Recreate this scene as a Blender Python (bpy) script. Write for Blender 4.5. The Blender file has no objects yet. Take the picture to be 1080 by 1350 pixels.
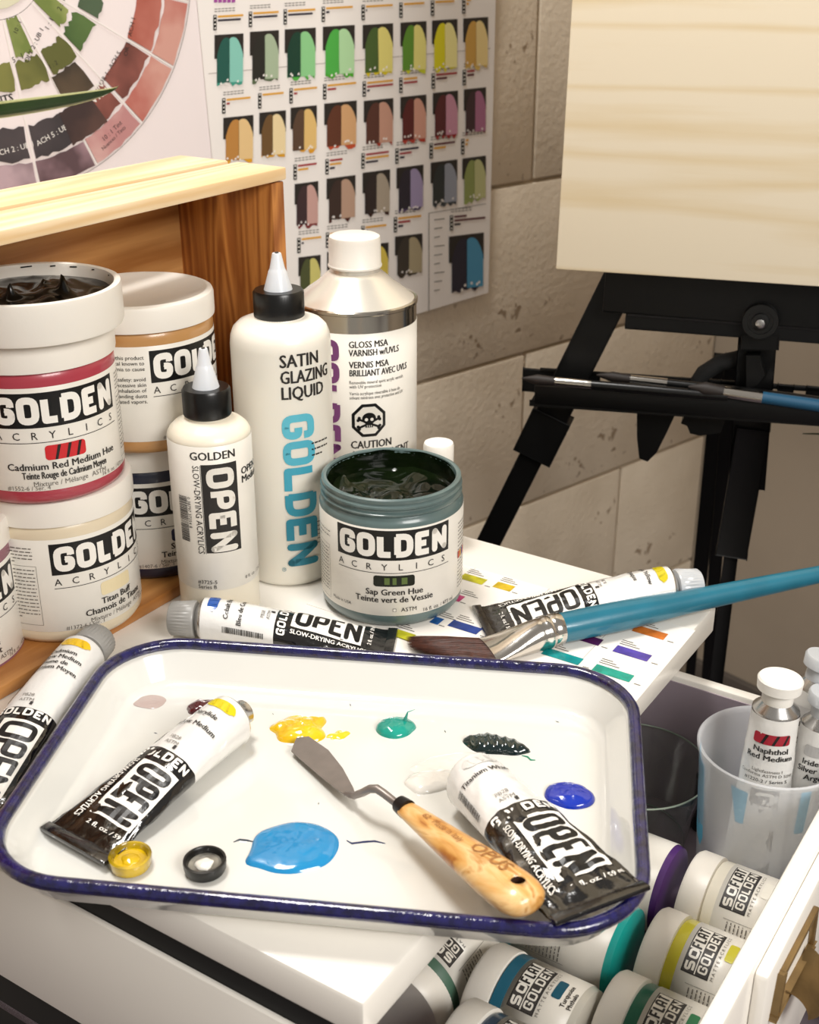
import bpy, bmesh, math, random
from mathutils import Vector, Matrix, noise
random.seed(7)
C = bpy.context.scene.collection
sc = bpy.context.scene
PI = math.pi
R = math.radians
# ---------------------------------------------------------------- camera
F = 1650.0; TH = R(24.5); H = 0.39          # desk top is z = 0
cam = bpy.data.cameras.new('camera'); co = bpy.data.objects.new('camera', cam); C.objects.link(co)
co.location = (0, 0, H); co.rotation_euler = (PI/2-TH, 0, 0)
cam.sensor_fit = 'VERTICAL'; cam.sensor_height = 36; cam.lens = F/1350*36
cam.clip_start = .02
cam.dof.use_dof = True; cam.dof.focus_distance = .72; cam.dof.aperture_fstop = 16
sc.camera = co
# ---------------------------------------------------------------- world and lights
w = bpy.data.worlds.new('world'); sc.world = w; w.use_nodes = True
w.node_tree.nodes['Background'].inputs[0].default_value = (1.0, .93, .84, 1)
w.node_tree.nodes['Background'].inputs[1].default_value = .24
def area(name, loc, target, size, power, col, sy=None):
    l = bpy.data.lights.new(name, 'AREA'); l.energy = power; l.color = col
    l.shape = 'RECTANGLE'; l.size = size; l.size_y = sy or size
    o = bpy.data.objects.new(name, l); C.objects.link(o); o.location = loc
    o.rotation_euler = (Vector(target)-Vector(loc)).to_track_quat('-Z', 'Y').to_euler()
    return o
area('ceiling_light', (-.30, .72, 1.55), (.0, .68, 0), .42, 13.5, (1, .975, .94), .3)
area('fill_light', (1.0, -.75, 1.2), (.05, .8, .1), .9, 25, (1, .97, .93), .7)  # soft fill added from the right front, not an actual window
vs = sc.view_settings
vs.view_transform = 'Standard'; vs.look = 'None'; vs.gamma = 1; vs.use_curve_mapping = False
vs.exposure = 0.5
sc.cycles.transparent_max_bounces = 32

# ---------------------------------------------------------------- helpers
def ray(px, py):
    x = (px-540)/F; y = (675-py)/F; c, s = math.cos(TH), math.sin(TH)
    return Vector((x, c+y*s, -s+y*c))
def at(px, py, z):                       # a pixel seen at height z
    r = ray(px, py); t = (z-H)/r.z; return Vector((r.x*t, r.y*t, z))
def atn(px, py, nrm, n):                 # a pixel seen on the vertical plane p.nrm = n
    r = ray(px, py); return Vector((0, 0, H))+r*(n/(r.x*nrm.x+r.y*nrm.y))
A = R(33)
D = Vector((math.sin(A), math.cos(A), 0)); W = Vector((math.cos(A), -math.sin(A), 0))
def dw(d, w_, z=0): v = D*d+W*w_; v.z = z; return v
ROT = -A                                  # local X = W, local Y = D
def lin(h):
    h = h.lstrip('#'); v = [int(h[i:i+2], 16)/255 for i in (0, 2, 4)]
    return [x/12.92 if x <= .04045 else ((x+.055)/1.055)**2.4 for x in v]+[1]
MC = {}
def mat(col, rough=.5, metal=0, var=0, scale=30, bump=0, bscale=200, coat=0, name=None, trans=0, sss=0, stretch=None, spec=.5, col2=None, det=4):
    key = (col, rough, metal, var, scale, bump, bscale, coat, trans, sss, stretch, spec, col2, det)
    if key in MC: return MC[key]
    m = bpy.data.materials.new(name or 'mat_'+str(len(MC))); m.use_nodes = True
    nt = m.node_tree; b = nt.nodes['Principled BSDF']; L = nt.links.new
    c = lin(col) if isinstance(col, str) else list(col)+[1]
    b.inputs['Base Color'].default_value = c
    b.inputs['Roughness'].default_value = rough; b.inputs['Metallic'].default_value = metal
    b.inputs['Specular IOR Level'].default_value = spec
    b.inputs['Coat Weight'].default_value = coat; b.inputs['Coat Roughness'].default_value = .05
    b.inputs['Transmission Weight'].default_value = trans
    if sss: b.inputs['Subsurface Weight'].default_value = sss; b.inputs['Subsurface Radius'].default_value = (.006, .005, .004); b.inputs['Subsurface Scale'].default_value = 1
    tc = nt.nodes.new('ShaderNodeTexCoord'); mp = nt.nodes.new('ShaderNodeMapping')
    L(tc.outputs['Object'], mp.inputs['Vector'])
    if stretch: mp.inputs['Scale'].default_value = stretch
    if var or col2:
        n = nt.nodes.new('ShaderNodeTexNoise'); n.inputs['Scale'].default_value = scale; n.inputs['Detail'].default_value = det
        L(mp.outputs['Vector'], n.inputs['Vector'])
        cr = nt.nodes.new('ShaderNodeValToRGB'); L(n.outputs['Fac'], cr.inputs['Fac'])
        c2 = lin(col2) if col2 else [x*(1-var) for x in c[:3]]+[1]
        cr.color_ramp.elements[0].color = c2; cr.color_ramp.elements[0].position = .35
        cr.color_ramp.elements[1].color = c; cr.color_ramp.elements[1].position = .62
        L(cr.outputs['Color'], b.inputs['Base Color'])
    if bump:
        n2 = nt.nodes.new('ShaderNodeTexNoise'); n2.inputs['Scale'].default_value = bscale; n2.inputs['Detail'].default_value = 4
        L(mp.outputs['Vector'], n2.inputs['Vector'])
        bp = nt.nodes.new('ShaderNodeBump'); bp.inputs['Strength'].default_value = bump; bp.inputs['Distance'].default_value = .002
        L(n2.outputs['Fac'], bp.inputs['Height']); L(bp.outputs['Normal'], b.inputs['Normal'])
    MC[key] = m; return m
def wood(c1, c2, axis, freq=60, rough=.5, dist=3, name='wood', bump=.15, contrast=(.3, .75)):
    """grain bands running along one local axis"""
    m = bpy.data.materials.new(name); m.use_nodes = True; nt = m.node_tree; L = nt.links.new
    b = nt.nodes['Principled BSDF']; b.inputs['Roughness'].default_value = rough
    tc = nt.nodes.new('ShaderNodeTexCoord'); mp = nt.nodes.new('ShaderNodeMapping'); L(tc.outputs['Object'], mp.inputs['Vector'])
    s = [1, 1, 1]; s[axis] = .07; mp.inputs['Scale'].default_value = s
    n = nt.nodes.new('ShaderNodeTexNoise'); n.inputs['Scale'].default_value = freq*.35; n.inputs['Detail'].default_value = 2; L(mp.outputs['Vector'], n.inputs['Vector'])
    n2 = nt.nodes.new('ShaderNodeTexNoise'); n2.inputs['Scale'].default_value = freq*5; n2.inputs['Detail'].default_value = 3; L(mp.outputs['Vector'], n2.inputs['Vector'])
    ma = nt.nodes.new('ShaderNodeMath'); ma.operation = 'MULTIPLY'; L(n.outputs['Fac'], ma.inputs[0]); ma.inputs[1].default_value = dist*5
    fr = nt.nodes.new('ShaderNodeMath'); fr.operation = 'PINGPONG'; L(ma.outputs[0], fr.inputs[0]); fr.inputs[1].default_value = .5
    ad = nt.nodes.new('ShaderNodeMath'); ad.operation = 'MULTIPLY_ADD'; L(n2.outputs['Fac'], ad.inputs[0]); ad.inputs[1].default_value = .5; L(fr.outputs[0], ad.inputs[2])
    cr = nt.nodes.new('ShaderNodeValToRGB'); L(ad.outputs[0], cr.inputs['Fac'])
    cr.color_ramp.elements[0].color = lin(c2); cr.color_ramp.elements[0].position = contrast[0]
    cr.color_ramp.elements[1].color = lin(c1); cr.color_ramp.elements[1].position = contrast[1]
    L(cr.outputs['Color'], b.inputs['Base Color'])
    bp = nt.nodes.new('ShaderNodeBump'); bp.inputs['Strength'].default_value = bump; bp.inputs['Distance'].default_value = .001
    L(ad.outputs[0], bp.inputs['Height']); L(bp.outputs['Normal'], b.inputs['Normal'])
    return m
def link(name, bm, mats, parent=None, smooth=True, auto=40):
    me = bpy.data.meshes.new(name)
    if smooth:
        ang = R(auto)
        for f in bm.faces: f.smooth = True
        for e in bm.edges:
            if len(e.link_faces) == 2 and e.calc_face_angle(0) > ang: e.smooth = False
    bm.to_mesh(me); bm.free()
    o = bpy.data.objects.new(name, me); C.objects.link(o)
    for m in (mats if isinstance(mats, (list, tuple)) else [mats]): me.materials.append(m)
    if parent is not None: o.parent = parent
    return o
def tag(o, label=None, cat=None, group=None, kind=None):
    if label: o['label'] = label
    if cat: o['category'] = cat
    if group: o['group'] = group
    if kind: o['kind'] = kind
    return o
def thing(name, label, cat, loc=(0, 0, 0), rz=0, group=None, mw=None):
    o = bpy.data.objects.new(name, None); C.objects.link(o); o.empty_display_size = .01
    if mw is not None: o.matrix_world = mw
    else: o.location = loc; o.rotation_euler = (0, 0, rz)
    return tag(o, label, cat, group)
def lathe(bm, prof, seg=64, rib=None, cap0=True, cap1=True, mi=0, c=(0, 0, 0), axis='Z'):
    rings = []
    for i, (r, z) in enumerate(prof):
        ring = []
        for k in range(seg):
            rr = r
            if rib and rib[0] <= i < rib[1] and k % 2: rr = r-rib[2]
            a = 2*PI*k/seg
            v = (rr*math.cos(a), rr*math.sin(a), z)
            if axis == 'X': v = (v[2], v[0], v[1])
            ring.append(bm.verts.new((v[0]+c[0], v[1]+c[1], v[2]+c[2])))
        rings.append(ring)
    for i in range(len(rings)-1):
        a_, b_ = rings[i], rings[i+1]
        for k in range(seg):
            f = bm.faces.new((a_[k], a_[(k+1) % seg], b_[(k+1) % seg], b_[k])); f.material_index = mi
    if cap0: bm.faces.new(list(reversed(rings[0]))).material_index = mi
    if cap1: bm.faces.new(rings[-1]).material_index = mi
    return rings
def lathed(name, prof, m, parent=None, **k):
    bm = bmesh.new(); lathe(bm, prof, **k); bmesh.ops.recalc_face_normals(bm, faces=bm.faces); return link(name, bm, m, parent)
def addbox(bm, c, s, M=None, bev=0):
    g = bmesh.ops.create_cube(bm, size=1)['verts']
    for v in g:
        v.co = Vector((v.co.x*s[0]+c[0], v.co.y*s[1]+c[1], v.co.z*s[2]+c[2]))
        if M: v.co = M @ v.co
    if bev:
        es = list({e for v in g for e in v.link_edges}); bmesh.ops.bevel(bm, geom=es, offset=bev, segments=2, profile=.5, affect='EDGES')
def box(name, c, s, m, parent=None, bev=.0008, M=None):
    bm = bmesh.new(); addbox(bm, c, s, M, bev); return link(name, bm, m, parent)
def prism(name, pts, z0, z1, m, parent=None, bev=0):
    bm = bmesh.new(); a = [bm.verts.new((p[0], p[1], z0)) for p in pts]; b = [bm.verts.new((p[0], p[1], z1)) for p in pts]
    n = len(pts); bm.faces.new(list(reversed(a))); bm.faces.new(b)
    for i in range(n): bm.faces.new((a[i], a[(i+1) % n], b[(i+1) % n], b[i]))
    bmesh.ops.recalc_face_normals(bm, faces=bm.faces)
    if bev: bmesh.ops.bevel(bm, geom=list(bm.edges), offset=bev, segments=2, profile=.5, affect='EDGES')
    return link(name, bm, m, parent)
def tube_bm(bm, pts, rad, seg=12, mi=0, close=False, flat=1.0, up=Vector((0, 0, 1))):
    """a swept round bar through pts; rad a number or a list"""
    pts = [Vector(p) for p in pts]; n = len(pts); rings = []
    for i, p in enumerate(pts):
        if close: t = pts[(i+1) % n]-pts[i-1]
        else: t = pts[min(i+1, n-1)]-pts[max(i-1, 0)]
        t.normalize(); s = t.cross(up)
        if s.length < 1e-4: s = Vector((1, 0, 0))
        s.normalize(); u = s.cross(t)
        r = rad[i] if isinstance(rad, (list, tuple)) else rad
        rings.append([bm.verts.new(p+s*(r*math.cos(2*PI*k/seg))+u*(r*flat*math.sin(2*PI*k/seg))) for k in range(seg)])
    for i in range(n if close else n-1):
        a, b = rings[i], rings[(i+1) % n]
        for k in range(seg): bm.faces.new((a[k], a[(k+1) % seg], b[(k+1) % seg], b[k])).material_index = mi
    if not close: bm.faces.new(rings[0]); bm.faces.new(rings[-1])
    bmesh.ops.recalc_face_normals(bm, faces=bm.faces)
def tubed(name, pts, rad, m, parent=None, **k):
    bm = bmesh.new(); tube_bm(bm, pts, rad, **k); return link(name, bm, m, parent)
def beam(bm, a, b, wd, th, nrm):
    """rectangular bar from a to b, wd across, th along nrm"""
    a = Vector(a); b = Vector(b); x = (b-a); L = x.length; x.normalize(); n = (nrm-x*nrm.dot(x)).normalized(); y = n.cross(x)
    M = Matrix((x, y, n)).transposed().to_4x4(); M.translation = (a+b)/2
    addbox(bm, (0, 0, 0), (L, wd, th), M, .0008)

# ---------------------------------------------------------------- print: flat lettering laid on surfaces
TX = {}
def text_mesh(s, bold):
    k = (s, bold)
    if k not in TX:
        cu = bpy.data.curves.new('t', 'FONT'); cu.body = s; cu.size = 1; cu.resolution_u = 2; cu.offset = 0
        ob = bpy.data.objects.new('t', cu); me = ob.to_mesh()
        V = [(v.co.x, v.co.y) for v in me.vertices]; Fc = [tuple(p.vertices) for p in me.polygons]
        ob.to_mesh_clear(); bpy.data.objects.remove(ob); bpy.data.curves.remove(cu)
        x1 = max([v[0] for v in V] or [0]); TX[k] = (V, Fc, x1)
    return TX[k]
GL = {'G': [[(1, .7), (1, 1), (0, 1), (0, 0), (1, 0), (1, .48), (.55, .48)]], 'O': [[(0, .5), (0, 1), (1, 1), (1, 0), (0, 0), (0, .5)]],
      'L': [[(0, 1), (0, 0), (1.18, 0)]], 'D': [[(0, 0), (0, 1)], [(-.12, 1), (1, 1), (1, 0), (-.12, 0)]], 'E': [[(1.14, 1), (0, 1), (0, 0), (1.14, 0)], [(0, .5), (.85, .5)]],
      'N': [[(0, 0), (0, 1)], [(0, 1), (1, 0)], [(1, 0), (1, 1)]], 'P': [[(0, 0), (0, 1), (1, 1), (1, .42), (0, .42)]],
      'S': [[(1, 1), (0, 1), (0, .5), (1, .5), (1, 0), (0, 0)]], 'F': [[(1, 1), (0, 1), (0, 0)], [(0, .5), (.8, .5)]],
      'A': [[(0, 0), (0, 1), (1, 1), (1, 0)], [(0, .4), (1, .4)]], 'T': [[(-.05, 1), (1.05, 1)], [(.5, 1), (.5, 0)]]}
def rounded(p, r):
    out = [p[0]]
    for i in range(1, len(p)-1):
        a, b, c = Vector(p[i-1]), Vector(p[i]), Vector(p[i+1])
        d1 = (a-b); d2 = (c-b); q = min(r, d1.length*.5, d2.length*.5); s = b+d1.normalized()*q; e = b+d2.normalized()*q
        for t in (0, .25, .5, .75, 1): out.append(tuple(s*(1-t)**2+b*2*t*(1-t)+e*t*t))
    out.append(p[-1]); return out
class Dec:
    def __init__(s): s.V = []; s.Fc = []; s.M = []; s.o = (0, 0); s.r = 0
    def tf(s, p):
        c, q = math.cos(s.r), math.sin(s.r); return (s.o[0]+p[0]*c-p[1]*q, s.o[1]+p[0]*q+p[1]*c)
    def poly(s, m, pts, lay=1):
        i = len(s.V); s.V += [s.tf(p)+(lay,) for p in pts]; s.Fc.append(tuple(range(i, i+len(pts)))); s.M.append(m)
    def rect(s, m, x0, y0, x1, y1, lay=0): s.poly(m, [(x0, y0), (x1, y0), (x1, y1), (x0, y1)], lay)
    def swatch(s, m, x0, y0, x1, y1, lay=1):
        r = (y1-y0)*.22; pts = []
        for cx, cy, a0 in ((x1-r, y0+r, -90), (x1-r, y1-r, 0), (x0+r, y1-r, 90), (x0+r, y0+r, 180)):
            for k in range(4): a = R(a0+30*k); pts.append((cx+r*math.cos(a), cy+r*math.sin(a)))
        s.poly(m, pts, lay)
    def text(s, m, t, x, y, size, al='L', bold=False, width=None, lay=2):
        V, Fc, x1 = text_mesh(t, bold); k = size; kx = size if width is None else width/max(x1, 1e-6)
        ox = x-{'L': 0, 'C': x1*kx/2, 'R': x1*kx}[al]
        for q, (ex, ey) in enumerate(((0, 0), (.022, .012), (.044, 0)) if bold else ((0, 0),)):
            i = len(s.V); s.V += [s.tf((ox+v[0]*kx+ex*k, y+v[1]*k+ey*k))+(lay+q*.15,) for v in V]
            for f in Fc: s.Fc.append(tuple(j+i for j in f)); s.M.append(m)
    def letters(s, m, t, x, y, h, w_, gap, st, lay=2):
        """blocky rounded lettering built from thick strokes"""
        w0 = w_
        for ch in t:
            w_ = w0*{'L': .84, 'E': .93, 'G': 1.06, 'O': 1.06, 'D': 1.05, 'N': 1.06}.get(ch, 1) if len(t) > 3 else w0
            if ch != ' ':
                for path in GL[ch]:
                    P = [(x+st/2+px*(w_-st), y+st/2+py*(h-st)) for px, py in path]
                    if ch == 'D': P = rounded(P, st*1.2)
                    elif ch not in 'NLEFT' : P = rounded(P, st*.9)
                    for a, b in zip(P, P[1:]):
                        v = Vector(b)-Vector(a)
                        if v.length < 1e-7: continue
                        n = Vector((-v.y, v.x)).normalized()*st/2
                        s.poly(m, [(a[0]-n.x, a[1]-n.y), (b[0]-n.x, b[1]-n.y), (b[0]+n.x, b[1]+n.y), (a[0]+n.x, a[1]+n.y)], lay)
                    for q in (P[1:-1] if ch not in 'N' else P): s.poly(m, [(q[0]+st/2*math.cos(k*PI/4), q[1]+st/2*math.sin(k*PI/4)) for k in range(8)], lay+.1)
            x += w_+gap
        return x-gap
    def fine(s, m, x, y, w_, n, lh, seed=1, h=.0006, lay=2):
        """print too fine to read in the photograph: rows of word-length dashes"""
        rr = random.Random(seed)
        for i in range(n):
            q = x; e = x+w_*(1 if i < n-1 else .6)
            while q < e:
                l = rr.uniform(.0012, .0035); s.rect(m, q, y-i*lh, min(q+l, e), y-i*lh+h, lay); q += l+.0007
    def barcode(s, m, x, y, w_, h, seed=3):
        rr = random.Random(seed); q = 0
        while q < w_:
            t = rr.choice((.0002, .0004, .0006)); s.rect(m, x+q, y, x+q+t, y+h, 2); q += t+rr.choice((.0003, .0005))
    def build(s, name, fn, parent, step=.004, sy=None, off=.00012, base=.0001):
        if not s.V: return
        bm = bmesh.new(); vv = [bm.verts.new(v) for v in s.V]; mats = []
        for f, m in zip(s.Fc, s.M):
            if m not in mats: mats.append(m)
            try: fc = bm.faces.new([vv[i] for i in f]); fc.material_index = mats.index(m)
            except ValueError: pass
        for ax, st in ((0, step), (1, sy)):
            if not st: continue
            lo = min(v.co[ax] for v in bm.verts); hi = max(v.co[ax] for v in bm.verts); q = math.ceil(lo/st)*st
            while q < hi:
                n = [0, 0, 0]; n[ax] = 1; c = [0, 0, 0]; c[ax] = q
                bmesh.ops.bisect_plane(bm, geom=list(bm.verts)+list(bm.edges)+list(bm.faces), plane_co=c, plane_no=n, dist=1e-7); q += st
        for v in bm.verts: v.co = fn(v.co.x, v.co.y, base+v.co.z*off)
        return link(name, bm, mats, parent, smooth=False)
def cylfn(r):          # x = arc length to the right of local -Y, y = height
    return lambda x, y, o: Vector(((r+o)*math.sin(x/r), -(r+o)*math.cos(x/r), y))

# palette
PLA = mat('#e9e3d9', .38, sss=.1, bump=.04, bscale=400, name='white_plastic')
LAB = mat('#e9e4da', .33, name='paper_label', var=.05, scale=40)
BLK = mat('#090808', .35, name='black_ink')
INK = mat('#24211f', .5, name='dark_ink')
GRY = mat('#6d6862', .5, name='grey_ink')
WHT = mat('#f0ece4', .35, name='white_ink')
WPA = mat('#f1ece3', .28, coat=.3, name='white_lacquer', bump=.03, bscale=60)
BLM = mat('#060606', .42, name='black_metal', bump=.05, spec=.3)
BLP = mat('#0a0a0a', .3, name='black_plastic')

# ================================================================ SETTING
B = R(48.6)
Wd = Vector((math.sin(B), math.cos(B), 0)); Nn = Vector((math.cos(B), -math.sin(B), 0))   # along the wall, out of the wall
FZ = -.72
def wallp(u, z, n=-1.0): p = Wd*u+Nn*n; p.z = z; return p
WM = Matrix((Wd, Nn*-1, Vector((0, 0, 1)))).transposed().to_4x4(); 
floor = box('floor', (0, 1.0, FZ-.02), (5, 5, .04), mat('#6a6068', .8, var=.15, scale=8, bump=.2, bscale=300, name='grey_carpet'), bev=0); tag(floor, kind='structure')
MORT = mat('#d8c8b2', .85, var=.25, scale=25, bump=.5, bscale=150, name='painted_mortar')
def block_mat():
    m = mat('#eadcc6', .6, col2='#dccdb6', scale=9, det=8, bump=.55, bscale=130, name='painted_block')
    nt = m.node_tree; b = nt.nodes['Principled BSDF']; L = nt.links.new
    src = b.inputs['Base Color'].links[0].from_socket
    tc = nt.nodes.new('ShaderNodeTexCoord'); v = nt.nodes.new('ShaderNodeTexNoise'); v.inputs['Scale'].default_value = 75; v.inputs['Detail'].default_value = 3
    v2 = nt.nodes.new('ShaderNodeTexNoise'); v2.inputs['Scale'].default_value = 5
    L(tc.outputs['Object'], v.inputs['Vector']); L(tc.outputs['Object'], v2.inputs['Vector'])
    mu = nt.nodes.new('ShaderNodeMath'); mu.operation = 'MULTIPLY'; L(v.outputs['Fac'], mu.inputs[0]); L(v2.outputs['Fac'], mu.inputs[1])
    cr = nt.nodes.new('ShaderNodeValToRGB'); cr.color_ramp.elements[0].position = .375; cr.color_ramp.elements[1].position = .41
    L(mu.outputs[0], cr.inputs['Fac'])
    mx = nt.nodes.new('ShaderNodeMix'); mx.data_type = 'RGBA'; L(cr.outputs['Color'], mx.inputs['Factor']); L(src, mx.inputs['A']); mx.inputs['B'].default_value = lin('#a8947c')
    L(mx.outputs['Result'], b.inputs['Base Color'])
    return m
BKM = block_mat()
wb = box('wall_back', (0, .05, 0), (3.6, .1, 2.4), MORT, bev=0)
U1 = 1.455
wb.matrix_world = Matrix.Translation(wallp(U1-1.8, FZ+1.2, -1.0-.004)) @ WM; tag(wb, kind='structure')
# concrete blocks, each its own piece (local frame of the wall: x along, -y outward)
bh, bl, jt = .203, .40, .004
z0 = -.058-3*bh; row = 0; z = z0
bme = None
while z < .75:
    off = 0 if row % 2 else bl/2
    u = U1-.16-off
    us = []
    q = U1
    cuts = [U1-.19-off]
    while cuts[-1] > -.9: cuts.append(cuts[-1]-bl)
    prev = U1
    for cu in cuts:
        wid = prev-cu-jt; cx = (prev+cu)/2
        if cx > -.75 and z+bh > FZ:
            bm = bmesh.new(); addbox(bm, (0, -.002, 0), (wid, .012, bh-jt), None, .0025)
            o = link('block', bm, BKM, wb); o.matrix_parent_inverse = Matrix()
            o.location = (cx-(U1-1.8), 0, z+bh/2-(FZ+1.2)-.003)
            o.rotation_euler = (random.uniform(-.004, .004), 0, 0)
        prev = cu
    z += bh; row += 1
wr = box('wall_right', (0, 0, 0), (.1, 2.6, 2.4), mat('#a89a88', .7, var=.12, scale=4, bump=.12, bscale=80, name='grey_beige_paint'), bev=0)
wr.matrix_world = Matrix.Translation(Wd*(U1+.05)+Nn*(.3-.004)+Vector((0, 0, FZ+1.2))) @ Matrix((Wd, Nn*-1, Vector((0, 0, 1)))).transposed().to_4x4()
wr.data.transform(Matrix()); tag(wr, kind='structure')
bb = box('baseboard_right', (0, 0, 0), (.012, 2.5, .09), mat('#57504a', .5, name='vinyl_base'), bev=.002)
bb.matrix_world = Matrix.Translation(Wd*(U1-.006)+Nn*(.27)+Vector((0, 0, FZ+.045))) @ WM; tag(bb, kind='structure')

# ================================================================ POSTERS on the wall
def wl(px, py, n=-.994):
    p = atn(px, py, Nn, n); return (p.dot(Wd), p.z)
def wfn(n=-.9885): return lambda x, y, o: wallp(x, y, n+o)
PAP = mat('#f2ece6', .45, name='poster_paper', var=.03, scale=6)
def sheet(name, corners, n, m, label, cat, curl=0):
    """thin hanging sheet on the wall: corners in wall coordinates, lower edge slightly off the wall"""
    bm = bmesh.new(); (u0, z0), (u1, z1), (u2, z2), (u3, z3) = corners; NX, NY = 16, 16; g = []
    for lay in (0, .0006):
        for j in range(NY+1):
            for i in range(NX+1):
                s, t = i/NX, j/NY
                u = (u0*(1-s)+u1*s)*(1-t)+(u3*(1-s)+u2*s)*t; z = (z0*(1-s)+z1*s)*(1-t)+(z3*(1-s)+z2*s)*t
                g.append(bm.verts.new(wallp(u, z, n+lay)))
    N1 = (NX+1)*(NY+1)
    for j in range(NY):
        for i in range(NX):
            a = j*(NX+1)+i; bm.faces.new((g[a], g[a+1], g[a+NX+2], g[a+NX+1])); a += N1; bm.faces.new((g[a], g[a+NX+1], g[a+NX+2], g[a+1]))
    bmesh.ops.recalc_face_normals(bm, faces=bm.faces)
    o = link(name, bm, m); tag(o, label, cat); return o
# chart poster
c_tl = wl(262, 0); c_bl = wl(288, 300); c_tr = wl(650, 0); c_br = wl(641, 385)
ub = wl(350, 470)
dxl = (c_bl[0]-c_tl[0])/(c_bl[1]-c_tl[1])
zb_l = wl(550, 412)[1]+(wl(550, 412)[1]-c_br[1])/(wl(550, 412)[0]-c_br[0])*(c_tl[0]-wl(550, 412)[0])
chart = sheet('colour_chart_poster', [(c_tl[0]+dxl*(zb_l-c_tl[1]), zb_l), c_br, (c_tr[0], .62), (c_tl[0]-.015, .62)], -.991, PAP,
              'white wall chart with rows of two-tone arched paint swatches', 'poster')
d = Dec(); lbl = Dec(); bars = Dec()
def cp(x, y): return wl(260+x/2.5714, y/2.5714)
def px_swatch(x0, x1, yt, h, dark, light, res, slope=-.09):
    W_ = x1-x0
    def q(a, b): return cp(x0+a*W_, yt+slope*a*W_+b*h)
    d.poly(mat('#28231f', .45), [q(0, .46), q(1, .46), q(1, 0), q(0, 0)], 0)
    def arch(a0, a1, m, lean):
        pts = [q(a0, .93), q(a1, .93)]; ho = max(lean-a0, a1-lean)
        for k in range(7):
            t = k/6; a = a1+(a0-a1)*t
            yy = .34*abs((a-lean)/ho)**2.4
            pts.append(q(a, .06+yy))
        d.poly(mat(m, .45), pts, 2)
    arch(.08, .52, dark, .40); arch(.50, .98, light, .64)
    d.build('paint_swatch', wfn(-.9899), chart, step=None); d.__init__()
    rr = random.Random(int(x0+yt)); n = 9
    pts = [q(.08, .82)]
    for k in range(n): pts.append(q(.08+.88*k/(n-1), .93+rr.uniform(-.04, .10)))
    pts.append(q(.96, .82)); d.poly(mat(res, .45), list(reversed(pts)), 1)
    for k in range(5):
        a = rr.uniform(.1, .85); b = rr.uniform(.86, .98); d.poly(PAP, [q(a, b), q(a+.06, b), q(a+.05, b-.05), q(a, b-.03)], 3)
def px_bars(x0, y, W_, cols, slope=-.07):
    def q(a, b): return cp(x0+a, y+slope*a+b)
    bars.poly(BLK, [q(-2, 52), q(9, 52), q(9, 0), q(-2, 0)], 0)
    for i in range(4): bars.poly(WHT, [q(1, 8+i*13), q(6, 8+i*13), q(6, 3+i*13), q(1, 3+i*13)], 1)
    for i, (c, l) in enumerate(cols):
        bars.poly(mat(c, .45), [q(13, 10+i*13), q(13+W_*l, 10+i*13), q(13+W_*l, 3+i*13), q(13, 3+i*13)], 0)
    for i in range(2):
        for k in range(6): bars.poly(GRY, [q(2+k*12, -10-i*8), q(11+k*12, -10-i*8), q(11+k*12, -13-i*8), q(2+k*12, -13-i*8)], 0)
O_, Dk, Rd, Br = '#dca23a', '#2c2838', '#a13a3c', '#5d2830'
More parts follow.
